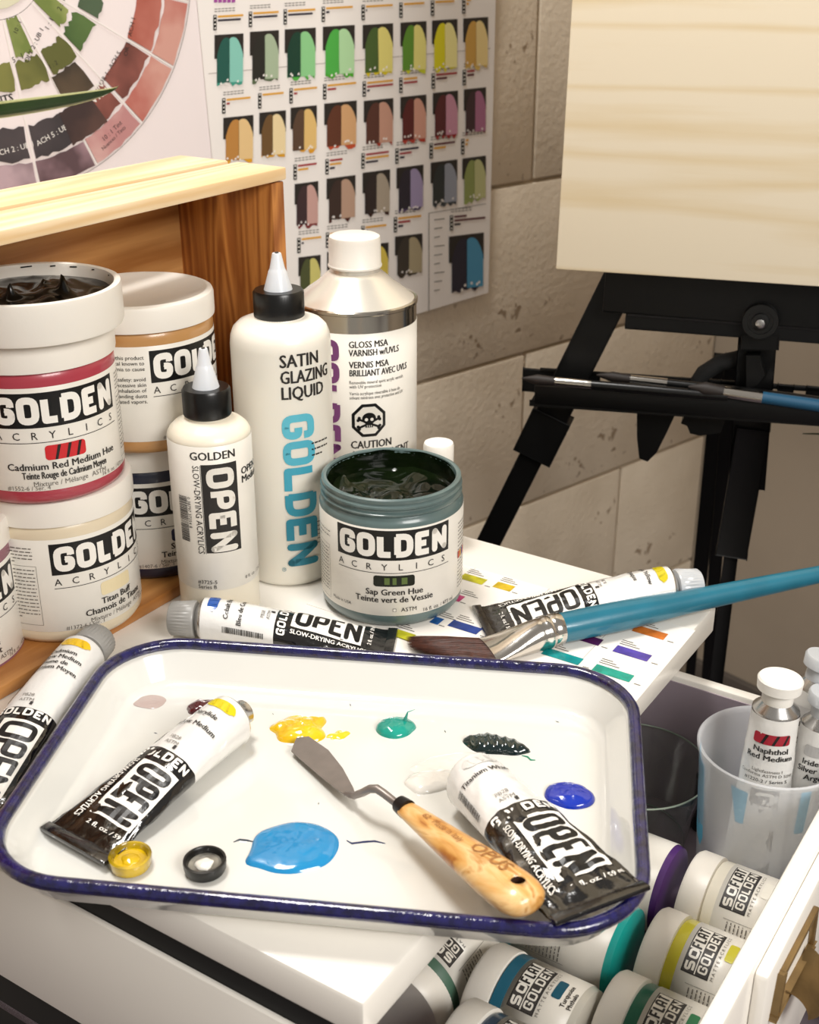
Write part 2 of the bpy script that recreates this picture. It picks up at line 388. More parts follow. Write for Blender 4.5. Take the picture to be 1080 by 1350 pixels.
rows = [
 (175, -.06, [(50, 148, 118, '#1d564b', '#86c6b6', '#3f9a86'), (170, 268, 107, '#25241f', '#a6b799', '#5a6b4c'), (288, 393, 99, '#103c2c', '#8ccb8b', '#4fb043'), (417, 525, 90, '#4cac47', '#b1dba6', '#4caa2c'),
              (552, 655, 84, '#47602c', '#e2d77c', '#d8c41e'), (680, 768, 76, '#5b8c2c', '#e4dc82', '#c9cf30'), (787, 873, 69, '#dcd41b', '#f0e79c', '#e0d820'), (893, 977, 62, '#c99d4c', '#e7cf8f', '#d8b860')],
  [[(O_, 1), (Dk, .9)], [(O_, 1), (Dk, .95)], [(O_, 1), (Dk, .9)], [(O_, .95), (Dk, .12)], [(O_, 1), (Dk, .04)], [(O_, .9)], [(O_, .85)], [(O_, .2), (O_, .1)]]),
 (158, -.10, [(80, 182, 398, '#b98240', '#e3c189', '#e0a020'), (202, 292, 381, '#6b4e2c', '#e9d3a3', '#d89c20'), (308, 397, 364, '#574030', '#dfba74', '#dd9c28'), (422, 532, 350, '#5f3422', '#d4a575', '#c05030'),
              (556, 656, 341, '#573228', '#c59580', '#a83a28'), (680, 768, 328, '#5a1f1e', '#d09985', '#b03a2c'), (790, 875, 314, '#592225', '#c88fa4', '#9c2c2c'), (895, 970, 302, '#3f2a2e', '#a96c8b', '#7a2c30')],
  [[(O_, .9), (Rd, .12)], [(O_, .9)], [(O_, 1), (Rd, .15)], [(O_, 1), (Rd, .3)], [(O_, 1), (Rd, 1), (Dk, .1)], [(O_, .6), (Rd, .6)], [(Rd, .95), (Br, .5)], [(Rd, .4), (Br, .35)]]),
 (152, -.13, [(322, 402, 622, '#3c2a2c', '#c49b92', '#7a2c2c'), (430, 528, 604, '#3a2a24', '#b99882', '#4a2018'), (552, 645, 584, '#2c2220', '#a99c8a', '#3a2018'), (667, 758, 568, '#26202c', '#9d90b2', '#4a3a60'),
              (783, 873, 550, '#2a3030', '#9398a4', '#3a4044'), (890, 970, 536, '#8b9656', '#bbbc86', '#9aa860')],
  [[(Rd, .9), (O_, .5)], [(Rd, .5), (O_, .45), (Dk, .2)], [(Rd, .95), (O_, .95), (Dk, .5)], [(Dk, .8), (Rd, .5), (Dk, .2)], [(Br, .9), (O_, .5)], [(O_, .15), (O_, .1)]]),
 (140, -.12, [(335, 410, 870, '#4d5230', '#cac272', '#a8a030'), (432, 528, 852, '#6a5a2c', '#cfb45a', '#a07a20'), (552, 640, 830, '#a88c2c', '#dcc454', '#c0a020'), (662, 755, 800, '#3b342c', '#aa9d7e', '#3a3024')],
  [[(O_, 1), (Dk, .1)], [(O_, 1), (Dk, .3)], [(O_, .9), (Dk, .1)], [(O_, .95), (Rd, .5), (Dk, .2)]])]
for h, sl, sw, bs in rows:
    for s, b in zip(sw, bs):
        px_swatch(s[0], s[1], s[2], h, s[3], s[4], s[5], sl); px_bars(s[0]-2, s[2]-(66 if h != 175 else 68), (s[1]-s[0])*.88, b, sl)
px_swatch(845, 963, 800, 195, '#262232', '#4b92b6', '#2b2434', -.12); px_bars(850, 728, 105, [(Br, .4), (Br, 1), (Dk, .2)], -.1)
for i in range(9): bars.poly(GRY, [cp(795, 745+i*30), cp(830-(i % 3)*8, 741+i*30), cp(830-(i % 3)*8, 738+i*30), cp(795, 742+i*30)], 0)
bars.poly(GRY, [cp(776, 722), cp(778, 722), cp(778, 1050), cp(776, 1050)], 0); bars.poly(GRY, [cp(776, 722), cp(970, 690), cp(970, 688), cp(776, 720)], 0)
for i in range(5): bars.poly(mat('#a0489a', .5), [cp(48+i*15, 9), cp(60+i*15, 7), cp(60+i*15, -6), cp(48+i*15, -4)], 0)
bars.poly(mat('#b4aca6', .5), [cp(30, 250), cp(985, 165), cp(985, 162), cp(30, 247)], -.3)
d.build('swatch_print', wfn(-.9899), chart, step=None); bars.build('legend_print', wfn(-.9899), chart, step=None)['kind'] = 'stuff'
# colour wheel poster
k0 = wl(260, 0); k1 = wl(284, 205)
dk = (k1[0]-k0[0])/(k1[1]-k0[1])
wheel = sheet('colour_wheel_poster', [(k0[0]+dk*(.02-k0[1])-.004, .02), (k0[0]+dk*(.02-k0[1])-.004, .02), (k0[0]-.004, .62), (-.2, .62)], -.9925, PAP,
              'white mixing-wheel poster with rings of watercolour-like swatches behind the crate', 'poster')
bpy.data.objects.remove(wheel)
wheel = sheet('colour_wheel_poster', [(-.2, .02), (k0[0]+dk*(.02-k0[1])-.004, .02), (k0[0]-.004-.01, .62), (-.2, .62)], -.9925, mat('#efe4e2', .45, name='pinkish_paper'),
              'pinkish white mixing-wheel poster with rings of painted patches, left of the swatch chart', 'poster')
d = Dec(); CX, CZ = .448, .38
def sector(m, r0, r1, a0, a1, jit=.0016, lay=1, seed=0):
    rr = random.Random(seed*31+int(r0*1e4)+int(a0*7)); pts = []; n = 9
    j = lambda: rr.uniform(-jit, jit)
    for k in range(n): a = R(a0+(a1-a0)*k/(n-1)); q = r1+j(); pts.append((CX+q*math.cos(a), CZ+q*math.sin(a)))
    a = R(a1); pts.append((CX+(r0+r1)/2*math.cos(a)+j(), CZ+(r0+r1)/2*math.sin(a)+j()))
    for k in range(n): a = R(a1-(a1-a0)*k/(n-1)); q = r0+j(); pts.append((CX+q*math.cos(a), CZ+q*math.sin(a)))
    d.poly(m, pts, lay); d.build('painted_patch', wfn(-.9914), wheel, step=None); d.__init__()
def wm(c, c2, rough=.5): return mat(c, rough, col2=c2, scale=22, det=3)
for i in range(30):      # whole wheel; the seen part follows the photograph
    a1 = 24-i*18.0; a0 = a1-18
    am = (a0+a1)/2
    red = ('#d29380', '#c0705c') if am > -20 else (('#cf9a8c', '#b86c60') if am > -50 else (('#d9b4ac', '#bd8684')) if am > -66 else ('#5a4448', '#a88890'))
    if am < -75: red = ('#b9a0a6', '#5a4a4e')
    if i < 20:
        sector(wm(*red), .1545, .1770, a0+.5, a1-.5, .0008, 1, i)
        if am > -58: sector(wm('#c07a6c' if am > -38 else '#9c5c50', '#a85848' if am > -38 else '#6c3c34'), .128, .152, a0+.8, a1-.8, .0012, 1, i+40)
        else: sector(wm('#3a3436', '#4a4244'), .126, .1525, a0+.9, a1-.9, .0018, 1, i+40)
        if i % 2 == 0 and -75 < am < -45: pass
        gc = ('#4c5f45', '#35452f') if am > -38 else (('#56703a', '#3f5a2c') if am > -56 else ('#7c7c3e', '#5d5f2c'))
        sector(wm(*gc), .078, .098, a0+1.5, a1-1.5, .002, 1, i+80)
    if i < 20 and i % 2 == 1: sector(wm('#a8ad6a', '#6f7f3c'), .046, .074, a0+3, a1-3, .002, 1, i+120)
sector(wm('#5d4c38', '#3d3226'), .099, .125, -66, -52, .0015, 3, 7)
sector(wm('#3c2c2a', '#5a4038'), .1255, .153, -70, -56, .0015, 3, 9)
def ring(r, wd, m, lay):
    n = 120
    for k in range(n):
        a, b = 2*PI*k/n, 2*PI*(k+1)/n
        d.poly(m, [(CX+r*math.cos(a), CZ+r*math.sin(a)), (CX+(r+wd)*math.cos(a), CZ+(r+wd)*math.sin(a)), (CX+(r+wd)*math.cos(b), CZ+(r+wd)*math.sin(b)), (CX+r*math.cos(b), CZ+r*math.sin(b))], lay)
ring(.1785, .0004, GRY, 2); ring(.045, .0004, GRY, 2)
d.poly(mat('#d8d4b8', .5), [(CX+.038*math.cos(k*PI/12), CZ+.038*math.sin(k*PI/12)) for k in range(24)], 1)
for i in range(20):
    a = R(24-18*i); n = Vector((-math.sin(a), math.cos(a)))*.00025; p = Vector((math.cos(a), math.sin(a))); c_ = Vector((CX, CZ))
    d.poly(PAP if True else GRY, [tuple(c_+p*.045-n*2), tuple(c_+p*.178-n*2), tuple(c_+p*.178+n*2), tuple(c_+p*.045+n*2)], 2)
t = Dec()
def wt(m, s, px, py, ang, size, bold=False):
    t.o = wl(px, py, -.99); t.r = R(ang); t.text(m, s, 0, 0, size, 'C', bold)
wt(WHT, 'ALIZARIN', 118, 128, 28, .0075, True); wt(WHT, 'CRIMSON HUE', 119, 141, 28, .0075, True); wt(WHT, 'ACH', 126, 158, 28, .0075, True)
wt(WHT, 'ACH 2 : UB 1', 20, 200, 8, .0062); wt(WHT, 'ACH 5 : UB 1', 73, 180, 22, .0062); wt(INK, 'OLY 2 : UB 1', 48, 62, 55, .0055); wt(INK, '10 : 1', 26, 38, 60, .005)
wt(INK, '2 : 1', 84, 8, 60, .006); wt(INK, '1 : 1', 68, 34, 55, .006); wt(INK, '5 : 1', 25, 80, 20, .006); wt(INK, 'OR 1 : ACH 1', 174, 50, 70, .0055); wt(INK, 'OR 1 : ACH 5', 148, 92, 50, .0055); wt(INK, '1 : 2', 72, 88, 25, .005); wt(INK, '1 : 1', 82, 102, 25, .005)
wt(INK, '10 : 1 Tint', 150, 175, 35, .0055); wt(INK, 'Nuances / Tints', 152, 184, 35, .0045); wt(INK, 'NTS', 7, 136, 8, .0085, True)
t.o = (0, 0); t.r = 0
d.build('wheel_print', wfn(-.9914), wheel, step=None); t.build('lettering', wfn(-.9914), wheel, step=None)['kind'] = 'stuff'

# ================================================================ DESK CABINET with its drawer drawn out
LINER = mat('#a0929c', .7, var=.08, scale=20, name='mauve_liner')
tbl = thing('drawer_cabinet', 'white lacquered desk cabinet under the crate and tray, side drawer pulled open', 'cabinet', (0, 0, 0), ROT)
X0, X1, Y0, Y1 = -.80, -.221, .306, .706
box('desktop', ((X0+X1)/2, (Y0+Y1)/2, -.0105), (X1-X0, Y1-Y0, .021), WPA, tbl, .0025)
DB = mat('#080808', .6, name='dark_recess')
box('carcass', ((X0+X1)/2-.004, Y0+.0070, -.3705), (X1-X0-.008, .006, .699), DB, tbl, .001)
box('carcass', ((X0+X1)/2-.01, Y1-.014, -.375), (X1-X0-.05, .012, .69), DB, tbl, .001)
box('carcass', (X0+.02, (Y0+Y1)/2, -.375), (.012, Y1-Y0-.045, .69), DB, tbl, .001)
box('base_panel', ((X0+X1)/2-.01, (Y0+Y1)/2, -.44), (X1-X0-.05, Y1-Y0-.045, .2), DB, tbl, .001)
box('side_panel', ((X0+X1)/2-.002, Y0+.0021, -.0755), (X1-X0-.004, .0036, .079), WPA, tbl, .0012)
LZ = -.140
dr = box('drawer', (-.3, .495, LZ-.004), (.39, .37, .008), LINER, tbl, .001); dr['label'] = 'mauve drawer bottom'
box('drawer_side', (-.3, .6785, (-.042+LZ)/2-.004), (.39, .0085, -.042-LZ+.008), WPA, dr, .002)
box('drawer_side', (-.3, .316, (-.03+LZ)/2-.004), (.39, .0085, -.03-LZ+.008), WPA, dr, .002)
for yy in (.6738, .3206): box('side_lining', (-.3, yy, (-.046+LZ)/2), (.385, .0008, -.046-LZ), LINER, dr, 0)
# drawer front: profile with a rolled top, a thicker fascia over the far part
fr = box('drawer_front', (-.1075, .49, (-.03+LZ)/2-.012), (.010, .40, -.03-LZ+.024), WPA, dr, .003)
fa = box('fascia', (-.0992, .567, -.088), (.0075, .248, .110), WPA, dr, .003)
BRS = mat('#a08458', .42, metal=.6, var=.3, scale=60, name='aged_brass')
HP = [(-.0940, .457, -.067), (-.0940, .460, -.045), (-.0940, .514, -.0465), (-.0940, .518, -.072)]
hb = bmesh.new()
for a, b in zip(HP, HP[1:]+HP[:1]): beam(hb, Vector(a)+(Vector(a)-Vector(b)).normalized()*.0015, Vector(b)+(Vector(b)-Vector(a)).normalized()*.0015, .0035, .003, Vector((1, 0, 0)))
hd = link('handle', hb, BRS, dr); hd['label'] = 'aged brass label-holder pull'
cb = bmesh.new(); g = []
for i in range(9):
    a = PI*.5*i/8
    for j in range(9):
        s = (j-4)/4; y = .492+s*.018*(1-.15*i/8); g.append(cb.verts.new((-.094+.016*math.sin(a)*(1-.25*s*s), y, -.0660-.014*(1-math.cos(a))-.004*(1-s*s))))
for i in range(8):
    for j in range(8): cb.faces.new((g[i*9+j], g[i*9+j+1], g[i*9+j+10], g[i*9+j+9]))
bmesh.ops.solidify(cb, geom=list(cb.faces), thickness=.0012); link('finger_pull', cb, BRS, dr)

# ================================================================ WOODEN CRATE on its side
crate = thing('wooden_crate', 'varnished pine crate lying on its side behind the paint jars', 'crate', (0, 0, 0), ROT)
WT = wood('#f4dfbc', '#e6c493', 1, 60, .42, 1.6, 'pine_top_lit', .08); WB = wood('#cf9a5e', '#a36c38', 1, 40, .45, 2, 'pine_back', .1); WS = wood('#bd7c3c', '#8f5222', 2, 90, .42, 2.4, 'pine_side', .1)  # top slats: overhead highlight painted into their paler pine colour
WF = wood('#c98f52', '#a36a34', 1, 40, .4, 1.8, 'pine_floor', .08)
c0, c1 = .20, .654
def slat(x0, x1, z0, z1, m, y0=c0, y1=c1, name='slat'): return box(name, ((x0+x1)/2, (y0+y1)/2, (z0+z1)/2), (x1-x0, y1-y0, z1-z0), m, crate, .0012)
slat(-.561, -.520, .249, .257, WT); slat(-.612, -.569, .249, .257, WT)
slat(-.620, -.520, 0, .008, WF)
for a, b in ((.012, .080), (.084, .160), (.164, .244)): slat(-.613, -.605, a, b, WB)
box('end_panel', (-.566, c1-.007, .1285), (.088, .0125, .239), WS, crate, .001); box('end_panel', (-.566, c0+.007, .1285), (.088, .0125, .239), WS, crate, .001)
for x in (-.545, -.59):
    sb = bmesh.new(); lathe(sb, [(.0022, 0), (.0022, .0006), (.001, .001)], 12, c=(x, c1-.018, .246)); link('screw', sb, mat('#9a948a', .3, metal=1), crate)

# ================================================================ JARS
def face_rz(p, dl=0): return math.atan2(-p[0], p[1])+dl
JR = .0455
def logo_acr(dd, ink, xc, y0, s=1.0, inv=False):
    """white block letters on a black bar, spaced word and a rule below"""
    w_ = .0765*s; h = .0200*s; x0 = xc-w_/2
    dd.rect(BLK, x0, y0, x0+w_, y0+h, 0)
    lw = (w_-.004*s-5*.0011*s)/6
    dd.letters(WHT, 'GOLDEN', x0+.002*s, y0+.002*s, .016*s, lw, .0011*s, .0041*s, 1)
    for i, ch in enumerate('ACRYLICS'): dd.text(INK, ch, x0+.003*s+i*(w_-.008*s)/7.0, y0-.0066*s, .0062*s, 'C')
    dd.rect(INK, x0+.0005, y0-.0088*s, x0+w_, y0-.0084*s, 1)
def jar(name, label, pos, dl, paint, sw, lines, code, lidded=True, group='stacked jars of acrylic paint', side=0, hgt=.0935):
    t = thing(name, label, 'jar', pos, face_rz(pos, dl), group)
    bp = [(.0385, 0), (.0425, .0012), (.0448, .0045), (.0450, .008), (.0450, .0725), (.0448, .0745), (.0436, .0775), (.0425, .0785)]
    pm = mat(paint, .3, coat=.3, sss=.05)
    if lidded:
        lathed('body', bp+[(.041, .080)], pm, t, seg=72)
        lathed('lid', [(.0440, .0772), (.0462, .0776), (.0465, .079), (.0465, .0905), (.0458, .0925), (.0435, .0936), (.0420, .0935), (.0408, .0926), (0.001, .0926)], PLA, t, seg=220, rib=(2, 4, .0003))
    lab = bmesh.new(); lathe(lab, [(.04515, .0095), (.04522, .0096), (.04522, .0695), (.04515, .0696)], 72, cap0=False, cap1=False); lab = link('label', lab, LAB, t)
    f = cylfn(.04525); dd = Dec(); logo_acr(dd, BLK, 0, .0468); dd.build('logo', f, lab)
    dd = Dec(); dd.swatch(mat(sw, .35), -.011, .0275, .012, .0362, 1)
    if sw != '#e8d8b0':
        for i in range(3): dd.poly(mat('#14110f', .4), [(-.006+i*.006, .0276), (-.0045+i*.006, .0276), (-.002+i*.006, .0360), (-.0038+i*.006, .0360)], 2)
    dd.build('colour_swatch', f, lab)
    dd = Dec(); y = .0222
    for l in lines: dd.text(INK, l, 0, y, .0058, 'C', True, None if len(l) < 24 else .050); y -= .0052
    dd.text(GRY, 'Mixture / Mélange', -.004, .0125, .0042, 'C'); dd.text(GRY, 'ASTM', .014, .0125, .0042)
    dd.text(GRY, code, -.034, .0103, .0036); dd.text(GRY, '16 fl. oz. / 473 ml', .021, .0105, .0034)
    for sx in (-1, 1):
        x0 = -.076 if sx < 0 else .044
        if side and sx < 0: continue
        dd.fine(GRY, x0, .064, .028, 5, .0022, 5+sx); dd.fine(GRY, x0, .050, .028, 14, .0024, 9+sx)
        for a, b, c_, e in ((x0-.001, .014, x0-.0008, .053), (x0+.029, .014, x0+.0292, .053), (x0-.001, .014, x0+.029, .0142), (x0-.001, .0528, x0+.029, .053)): dd.rect(GRY, a, b, c_, e, 1)
    if side:
        for l, yy in (('WARNING: this product', .0620), ('contains a chemical known to', .0585), ('State of California to cause', .0550), ('safety: avoid', .0485), ('excessive skin', .0450), ('contact, inhalation of', .0415), ('mists, sanding dusts', .0380), ('and related vapors.', .0345)):
            dd.text(INK, l, -.0415, yy, .0034, 'R')
    dd.build('lettering', f, lab)
    return t
z1 = .008
pT = at(92, 803, z1); pT.z = z1
jar('paint_jar', 'jar of cream titan buff paint, bottom of the stack with the red jar', pT, .68, '#dccdb2', '#e8d8b0', ['Titan Buff', 'Chamois de Titane'], '#1372-6 / Ser. 1')
pR = at(64, 628, z1+.0936); pR.z = z1+.0938
jar('paint_jar', 'jar of cadmium red paint standing on the cream jar', pR, .24, '#a83a48', '#c8242a', ['Cadmium Red Medium Hue', 'Teinte Rouge de Cadmium Moyen'], '#1552-6 / Ser. 4')
pN = at(207, 727, z1); pN.z = z1
jar('paint_jar', 'jar of dark navy paint at the bottom, behind the small squeeze bottle', pN, .47, '#1f2338', '#262a48', ['Smalt Hue', 'Teinte de Smalt'], '#1407-6 / Ser. 1')
pO = at(198, 568, z1+.0936); pO.z = z1+.0938
jar('paint_jar', 'jar of tan ochre paint stacked on the navy jar, white lid', pO, .92, '#b98a54', '#b07a3a', ['Yellow Ochre', 'Ocre Jaune'], '#1407-6 / Ser. 1', side=1)
pM = at(-68, 868, 0); pM.z = 0
jar('paint_jar', 'jar of mauve paint cut off by the left edge, front of the stack', pM, .35, '#8a5a66', '#8a5a66', ['Violet Oxide', 'Oxyde Violet'], '#1405-6 / Ser. 1')
# upturned lid brimming with black paint on the red jar
pl = Vector((pR.x+.004, pR.y-.004, pR.z+.0938))
t = thing('paint_filled_lid', 'upturned white lid full of glossy black paint on top of the red jar', 'lid', pl, 0)
lathed('lid', [(.0455, 0), (.0492, .0008), (.0500, .003), (.0500, .0215), (.0496, .0232), (.0480, .0238), (.0462, .0232), (.0456, .021), (.0452, .004), (.001, .0035)], PLA, t, seg=220, rib=(2, 4, .0003))
def paint_pool(name, rad, z, amp, m, parent, seed, spikes=(), n=56, floor_=.6):
    bm = bmesh.new(); rings = []
    for i in range(n//2+1):
        r = rad*i/(n//2); ring = []
        for k in range(n):
            a = 2*PI*k/n; x, y = r*math.cos(a), r*math.sin(a)
            h = amp*(noise.noise(Vector((x*45+seed, y*45, seed)))*1.1+.5*noise.noise(Vector((x*110, y*110+seed, 3))))*(1 if i < n//2-1 else .2)
            for sx, sy, sh, sr in spikes:
                q = math.hypot(x-sx, y-sy)/sr
                if q < 2.5: h += sh*math.exp(-q*2.2)
            ring.append(bm.verts.new((x, y, z+h)))
            if i == 0: break
        rings.append(ring)
    for i in range(len(rings)-1):
        a_, b_ = rings[i], rings[i+1]
        for k in range(n):
            if i == 0: bm.faces.new((a_[0], b_[k], b_[(k+1) % n]))
            else: bm.faces.new((a_[k], b_[k], b_[(k+1) % n], a_[(k+1) % n]))
    bmesh.ops.recalc_face_normals(bm, faces=bm.faces)
    return link(name, bm, m, parent, auto=80)
BPT = mat('#020202', .2, coat=.25, name='wet_black_paint', bump=.1, bscale=60, spec=.3)
paint_pool('black_paint', .0452, .0165, .004, BPT, t, 4, ((-.010, -.002, .012, .005), (.018, .004, .013, .0045), (.004, .016, .006, .008), (-.03, .01, .006, .006)))
dsm = Dec()
for a, l in ((1.2, .006), (1.5, .004), (1.8, .008), (.9, .003), (2.3, .005), (.5, .003)):
    dsm.poly(BLK, [(a, .0225), (a+l*18, .0222), (a+l*18, .0214), (a, .0218)], 0)
dsm.build('paint_smears', lambda x, y, o: Vector((.0452*math.cos(x), .0452*math.sin(x), y)), t, step=.05)
# open green jar
pG = at(517, 785, 0); pG.z = .0006
tg = thing('open_paint_jar', 'open grey-green jar of dark sap green paint standing on the paper chart', 'jar', pG, face_rz(pG, .03))
GM = mat('#5c6f6e', .3, coat=.3, name='grey_green_plastic', var=.15, scale=60)
lathed('body', [(.0385, 0), (.0425, .0012), (.0450, .005), (.0455, .009), (.0455, .0705), (.0450, .0722), (.0435, .0740), (.0428, .0748), (.0445, .0762), (.0447, .0772), (.0430, .0784), (.0430, .0795), (.0446, .0808), (.0446, .082), (.0434, .0832), (.0440, .0845), (.0438, .0862), (.0424, .0869), (.0408, .0864), (.0402, .0845), (.0400, .060), (.001, .060)], GM, tg, seg=84)
SG = mat('#060c05', .14, coat=.22, name='wet_sap_green', col2='#101a08', scale=35, bump=.1, bscale=50, spec=.2)
paint_pool('green_paint', .0399, .074, .0055, SG, tg, 11, ((-.02, -.012, .005, .01), (.01, -.02, .004, .007), (-.03, .01, .006, .008)), n=72)
bmr = bmesh.new(); lathe(bmr, [(.03985, .065), (.0397, .082), (.0404, .0868)], 60, cap0=False, cap1=False)
for v in bmr.verts:
    if v.co.z > .07: v.co.z += .0018*noise.noise(v.co*80)-.0012
link('paint_residue', bmr, SG, tg)
lab = bmesh.new(); lathe(lab, [(.04562, .0095), (.0457, .0096), (.0457, .0690), (.04562, .0691)], 84, cap0=False, cap1=False); lab = link('label', lab, LAB, tg)
f = cylfn(.0457)
dd = Dec(); logo_acr(dd, BLK, 0, .0478); dd.build('logo', f, lab)
dd = Dec(); dd.swatch(mat('#10170c', .3), -.0128, .0300, .0128, .0375, 1)
for i, (a, b) in enumerate(((-.006, .004), (-.001, .003), (.0045, .0045))): dd.rect(mat('#5c7038', .4), a, .0315, a+b*.8, .0360, 2)
dd.build('colour_swatch', f, lab)
dd = Dec(); dd.text(INK, 'Sap Green Hue', 0, .0242, .0058, 'C', True); dd.text(INK, 'Teinte vert de Vessie', 0, .0190, .0058, 'C', True)
dd.rect(GRY, -.001, .0125, .0012, .0148, 1); dd.rect(LAB, -.0007, .0128, .0009, .0145, 2); dd.text(INK, 'ASTM', .0042, .0125, .0040); dd.text(INK, '16 fl. oz. / 473 ml', .018, .0105, .0036)
dd.fine(GRY, -.076, .058, .030, 3, .003, 3); dd.fine(GRY, -.076, .046, .028, 14, .0024, 8); dd.fine(GRY, .050, .060, .02, 18, .0026, 5)
for i, c_ in enumerate(('#c8442c', '#d8a02c', '#4a4a90', '#c8442c')): dd.rect(mat(c_, .5), .050+i*.003, .036, .0525+i*.003, .041, 2)
for a, b, c_, e in ((-.077, .012, -.0768, .049), (-.047, .012, -.0468, .049), (-.077, .012, -.047, .0122), (-.077, .0488, -.047, .049)): dd.rect(GRY, a, b, c_, e, 1)
dd.text(INK, 'Made in USA', -.044, .014, .003)
dd.build('lettering', f, lab)

# ================================================================ SQUEEZE BOTTLES
NOZ = mat('#d9dce0', .25, name='translucent_nozzle', sss=.25)
def nozzle_cap(t, zc, rc, hc, hn):
    lathed('cap', [(rc*.97, zc), (rc, zc+.0008), (rc, zc+hc-.0015), (rc*.93, zc+hc), (.001, zc+hc)], BLP, t, seg=120, rib=(1, 3, .0003))
    r = rc*.56; z = zc+hc; p = [(r*1.05, z-.0002)]
    for i in range(7): q = z+hn*.52*i/7; rr = r*(1-.055*i); p += [(rr, q), (rr*.96, q+hn*.05)]
    p += [(r*.56, z+hn*.56), (r*.52, z+hn*.60), (r*.34, z+hn*.95), (r*.30, z+hn), (r*.13, z+hn), (r*.12, z+hn*.97), (.0002, z+hn*.97)]
    nz = lathed('nozzle', p, NOZ, t, seg=40)
    lathed('nozzle_tip', [(r*.12, z+hn*.97), (r*.14, z+hn+.0006), (.0002, z+hn+.0006)], mat('#3a3836', .4), nz, seg=16)
pS = at(292, 801, 0)
ts = thing('squeeze_bottle', 'small white squeeze bottle marked OPEN, black cap and clear nozzle', 'bottle', pS, face_rz(pS, .12), 'white squeeze bottles')
SB = mat('#e9e0cd', .35, sss=.3, coat=.2, name='milky_bottle')
rb = .0252
lathed('body', [(.021, 0), (.0240, .0008), (rb, .004), (rb, .1205), (.0250, .1222), (.0235, .1250), (.0205, .1278), (.016, .1298), (.0135, .1312), (.0132, .133), (.001, .133)], SB, ts, seg=64)
nozzle_cap(ts, .1325, .0145, .0170, .0235)
lab = bmesh.new(); lathe(lab, [(rb+.0001, .026), (rb+.0002, .0261), (rb+.0002, .1205), (rb+.0001, .1206)], 64, cap0=False, cap1=False); lab = link('label', lab, LAB, ts)
f = cylfn(rb+.00022)
dd = Dec(); xo = -.004
dd.text(INK, 'GOLDEN', xo-.012, .1125, .0072, 'L', True, .0275)
dd.rect(INK, xo-.0055, .0515, xo+.0165, .1095, 0)
dd.o = (xo-.0055, .1095); dd.r = -PI/2; dd.letters(LAB, 'OPEN', .0025, .0028, .0170, .0122, .0018, .0040, 1)
dd.build('logo', f, lab, step=.003)
dd = Dec(); dd.o = (xo-.0105, .109); dd.r = -PI/2; dd.text(INK, 'SLOW-DRYING ACRYLICS', 0, 0, .0056, 'L', False, .058); dd.rect(INK, 0, .0045, .058, .0048, 1)
dd.o = (xo-.0225, .0880); dd.barcode(INK, 0, 0, .030, .0065); dd.text(INK, '0 38797 37254 8', 0, .0068, .003)
dd.o = (0, 0); dd.r = 0; dd.text(INK, 'OPEN', xo+.0195, .0995, .0065, 'L', True); dd.text(INK, 'Medium', xo+.0195, .094, .0065, 'L', True)
dd.text(INK, '#3725-5', xo-.0125, .0305, .0036); dd.text(INK, 'Series B', xo-.0125, .0272, .0036); dd.text(GRY, '8 fl. oz. / 236 ml', xo+.018, .030, .0032)
dd.build('lettering', f, lab, step=.003)
pZ = at(383, 747, 0)
tz = thing('squeeze_bottle', 'tall white glazing liquid bottle with turquoise lettering and black nozzle cap', 'bottle', pZ, face_rz(pZ, -.08), 'white squeeze bottles')
rb = .0318
lathed('body', [(.0265, 0), (.0290, .0008), (.0308, .004), (.0312, .009), (rb, .10), (rb, .160), (.0312, .1655), (.0295, .1700), (.0262, .1732), (.021, .1752), (.0160, .1762), (.0152, .178), (.001, .178)], mat('#ebe6da', .35, sss=.25, coat=.2, name='white_bottle'), tz, seg=72)
nozzle_cap(tz, .1765, .0160, .0170, .0225)
f = cylfn(rb+.0001)
dd = Dec(); xo = .001; y = .1525
for s_, w_ in (('SATIN', .026), ('GLAZING', .0355), ('LIQUID', .030)): dd.text(INK, s_, xo, y, .0116, 'L', True, w_); y -= .0103
dd.fine(INK, .020, .100, .014, 3, .004, 3, .001); dd.fine(GRY, .022, .045, .014, 6, .003, 5)
dd.o = (-.030, .070); dd.r = -PI/2; dd.barcode(INK, 0, 0, .04, .004, 9)
dd.build('lettering', f, tz, step=.003)
dd = Dec(); dd.o = (xo, .1215); dd.r = -PI/2
x = 0
for i, ch in enumerate('GOLDEN'):
    c_ = ['#5fbcd0', '#55b2c8', '#42a2ba', '#3394ac', '#2a869e', '#267e94'][i]
    dd.letters(mat(c_, .4), ch, x, 0, .0215, .0163, 0, .0050, 1); x += .0178
dd.text(mat('#267e94', .4), '®', x-.001, -.004, .004)
dd.build('logo', f, tz, step=.003)

# metal can of varnish
pC = Vector((-.037, .842, 0))
tc_ = thing('varnish_can', 'round metal can of gloss varnish with hazard octagon and white screw cap', 'can', pC, face_rz(pC, .10))
TIN = mat('#c9c4ba', .16, metal=1, name='tinplate', bump=.02, bscale=20)
TIW = mat('#e8e2d6', .25, metal=.55, name='white_tin', bump=.03, bscale=30)
rc = .0418
lathed('body', [(rc-.001, 0), (rc+.0006, .0005), (rc+.0006, .002), (rc, .003), (rc, .1655), (rc+.0009, .1662), (rc+.0009, .1680), (rc, .1688), (rc-.001, .1685), (.001, .1685)], TIN, tc_, seg=84)
lathed('shoulder', [(rc-.0008, .1680), (rc-.002, .1688), (.033, .1745), (.0265, .1790), (.0215, .1838), (.0185, .1862), (.0170, .1868), (.0168, .1900), (.0175, .1905), (.0175, .1915), (.001, .1915)], TIW, tc_, seg=84)
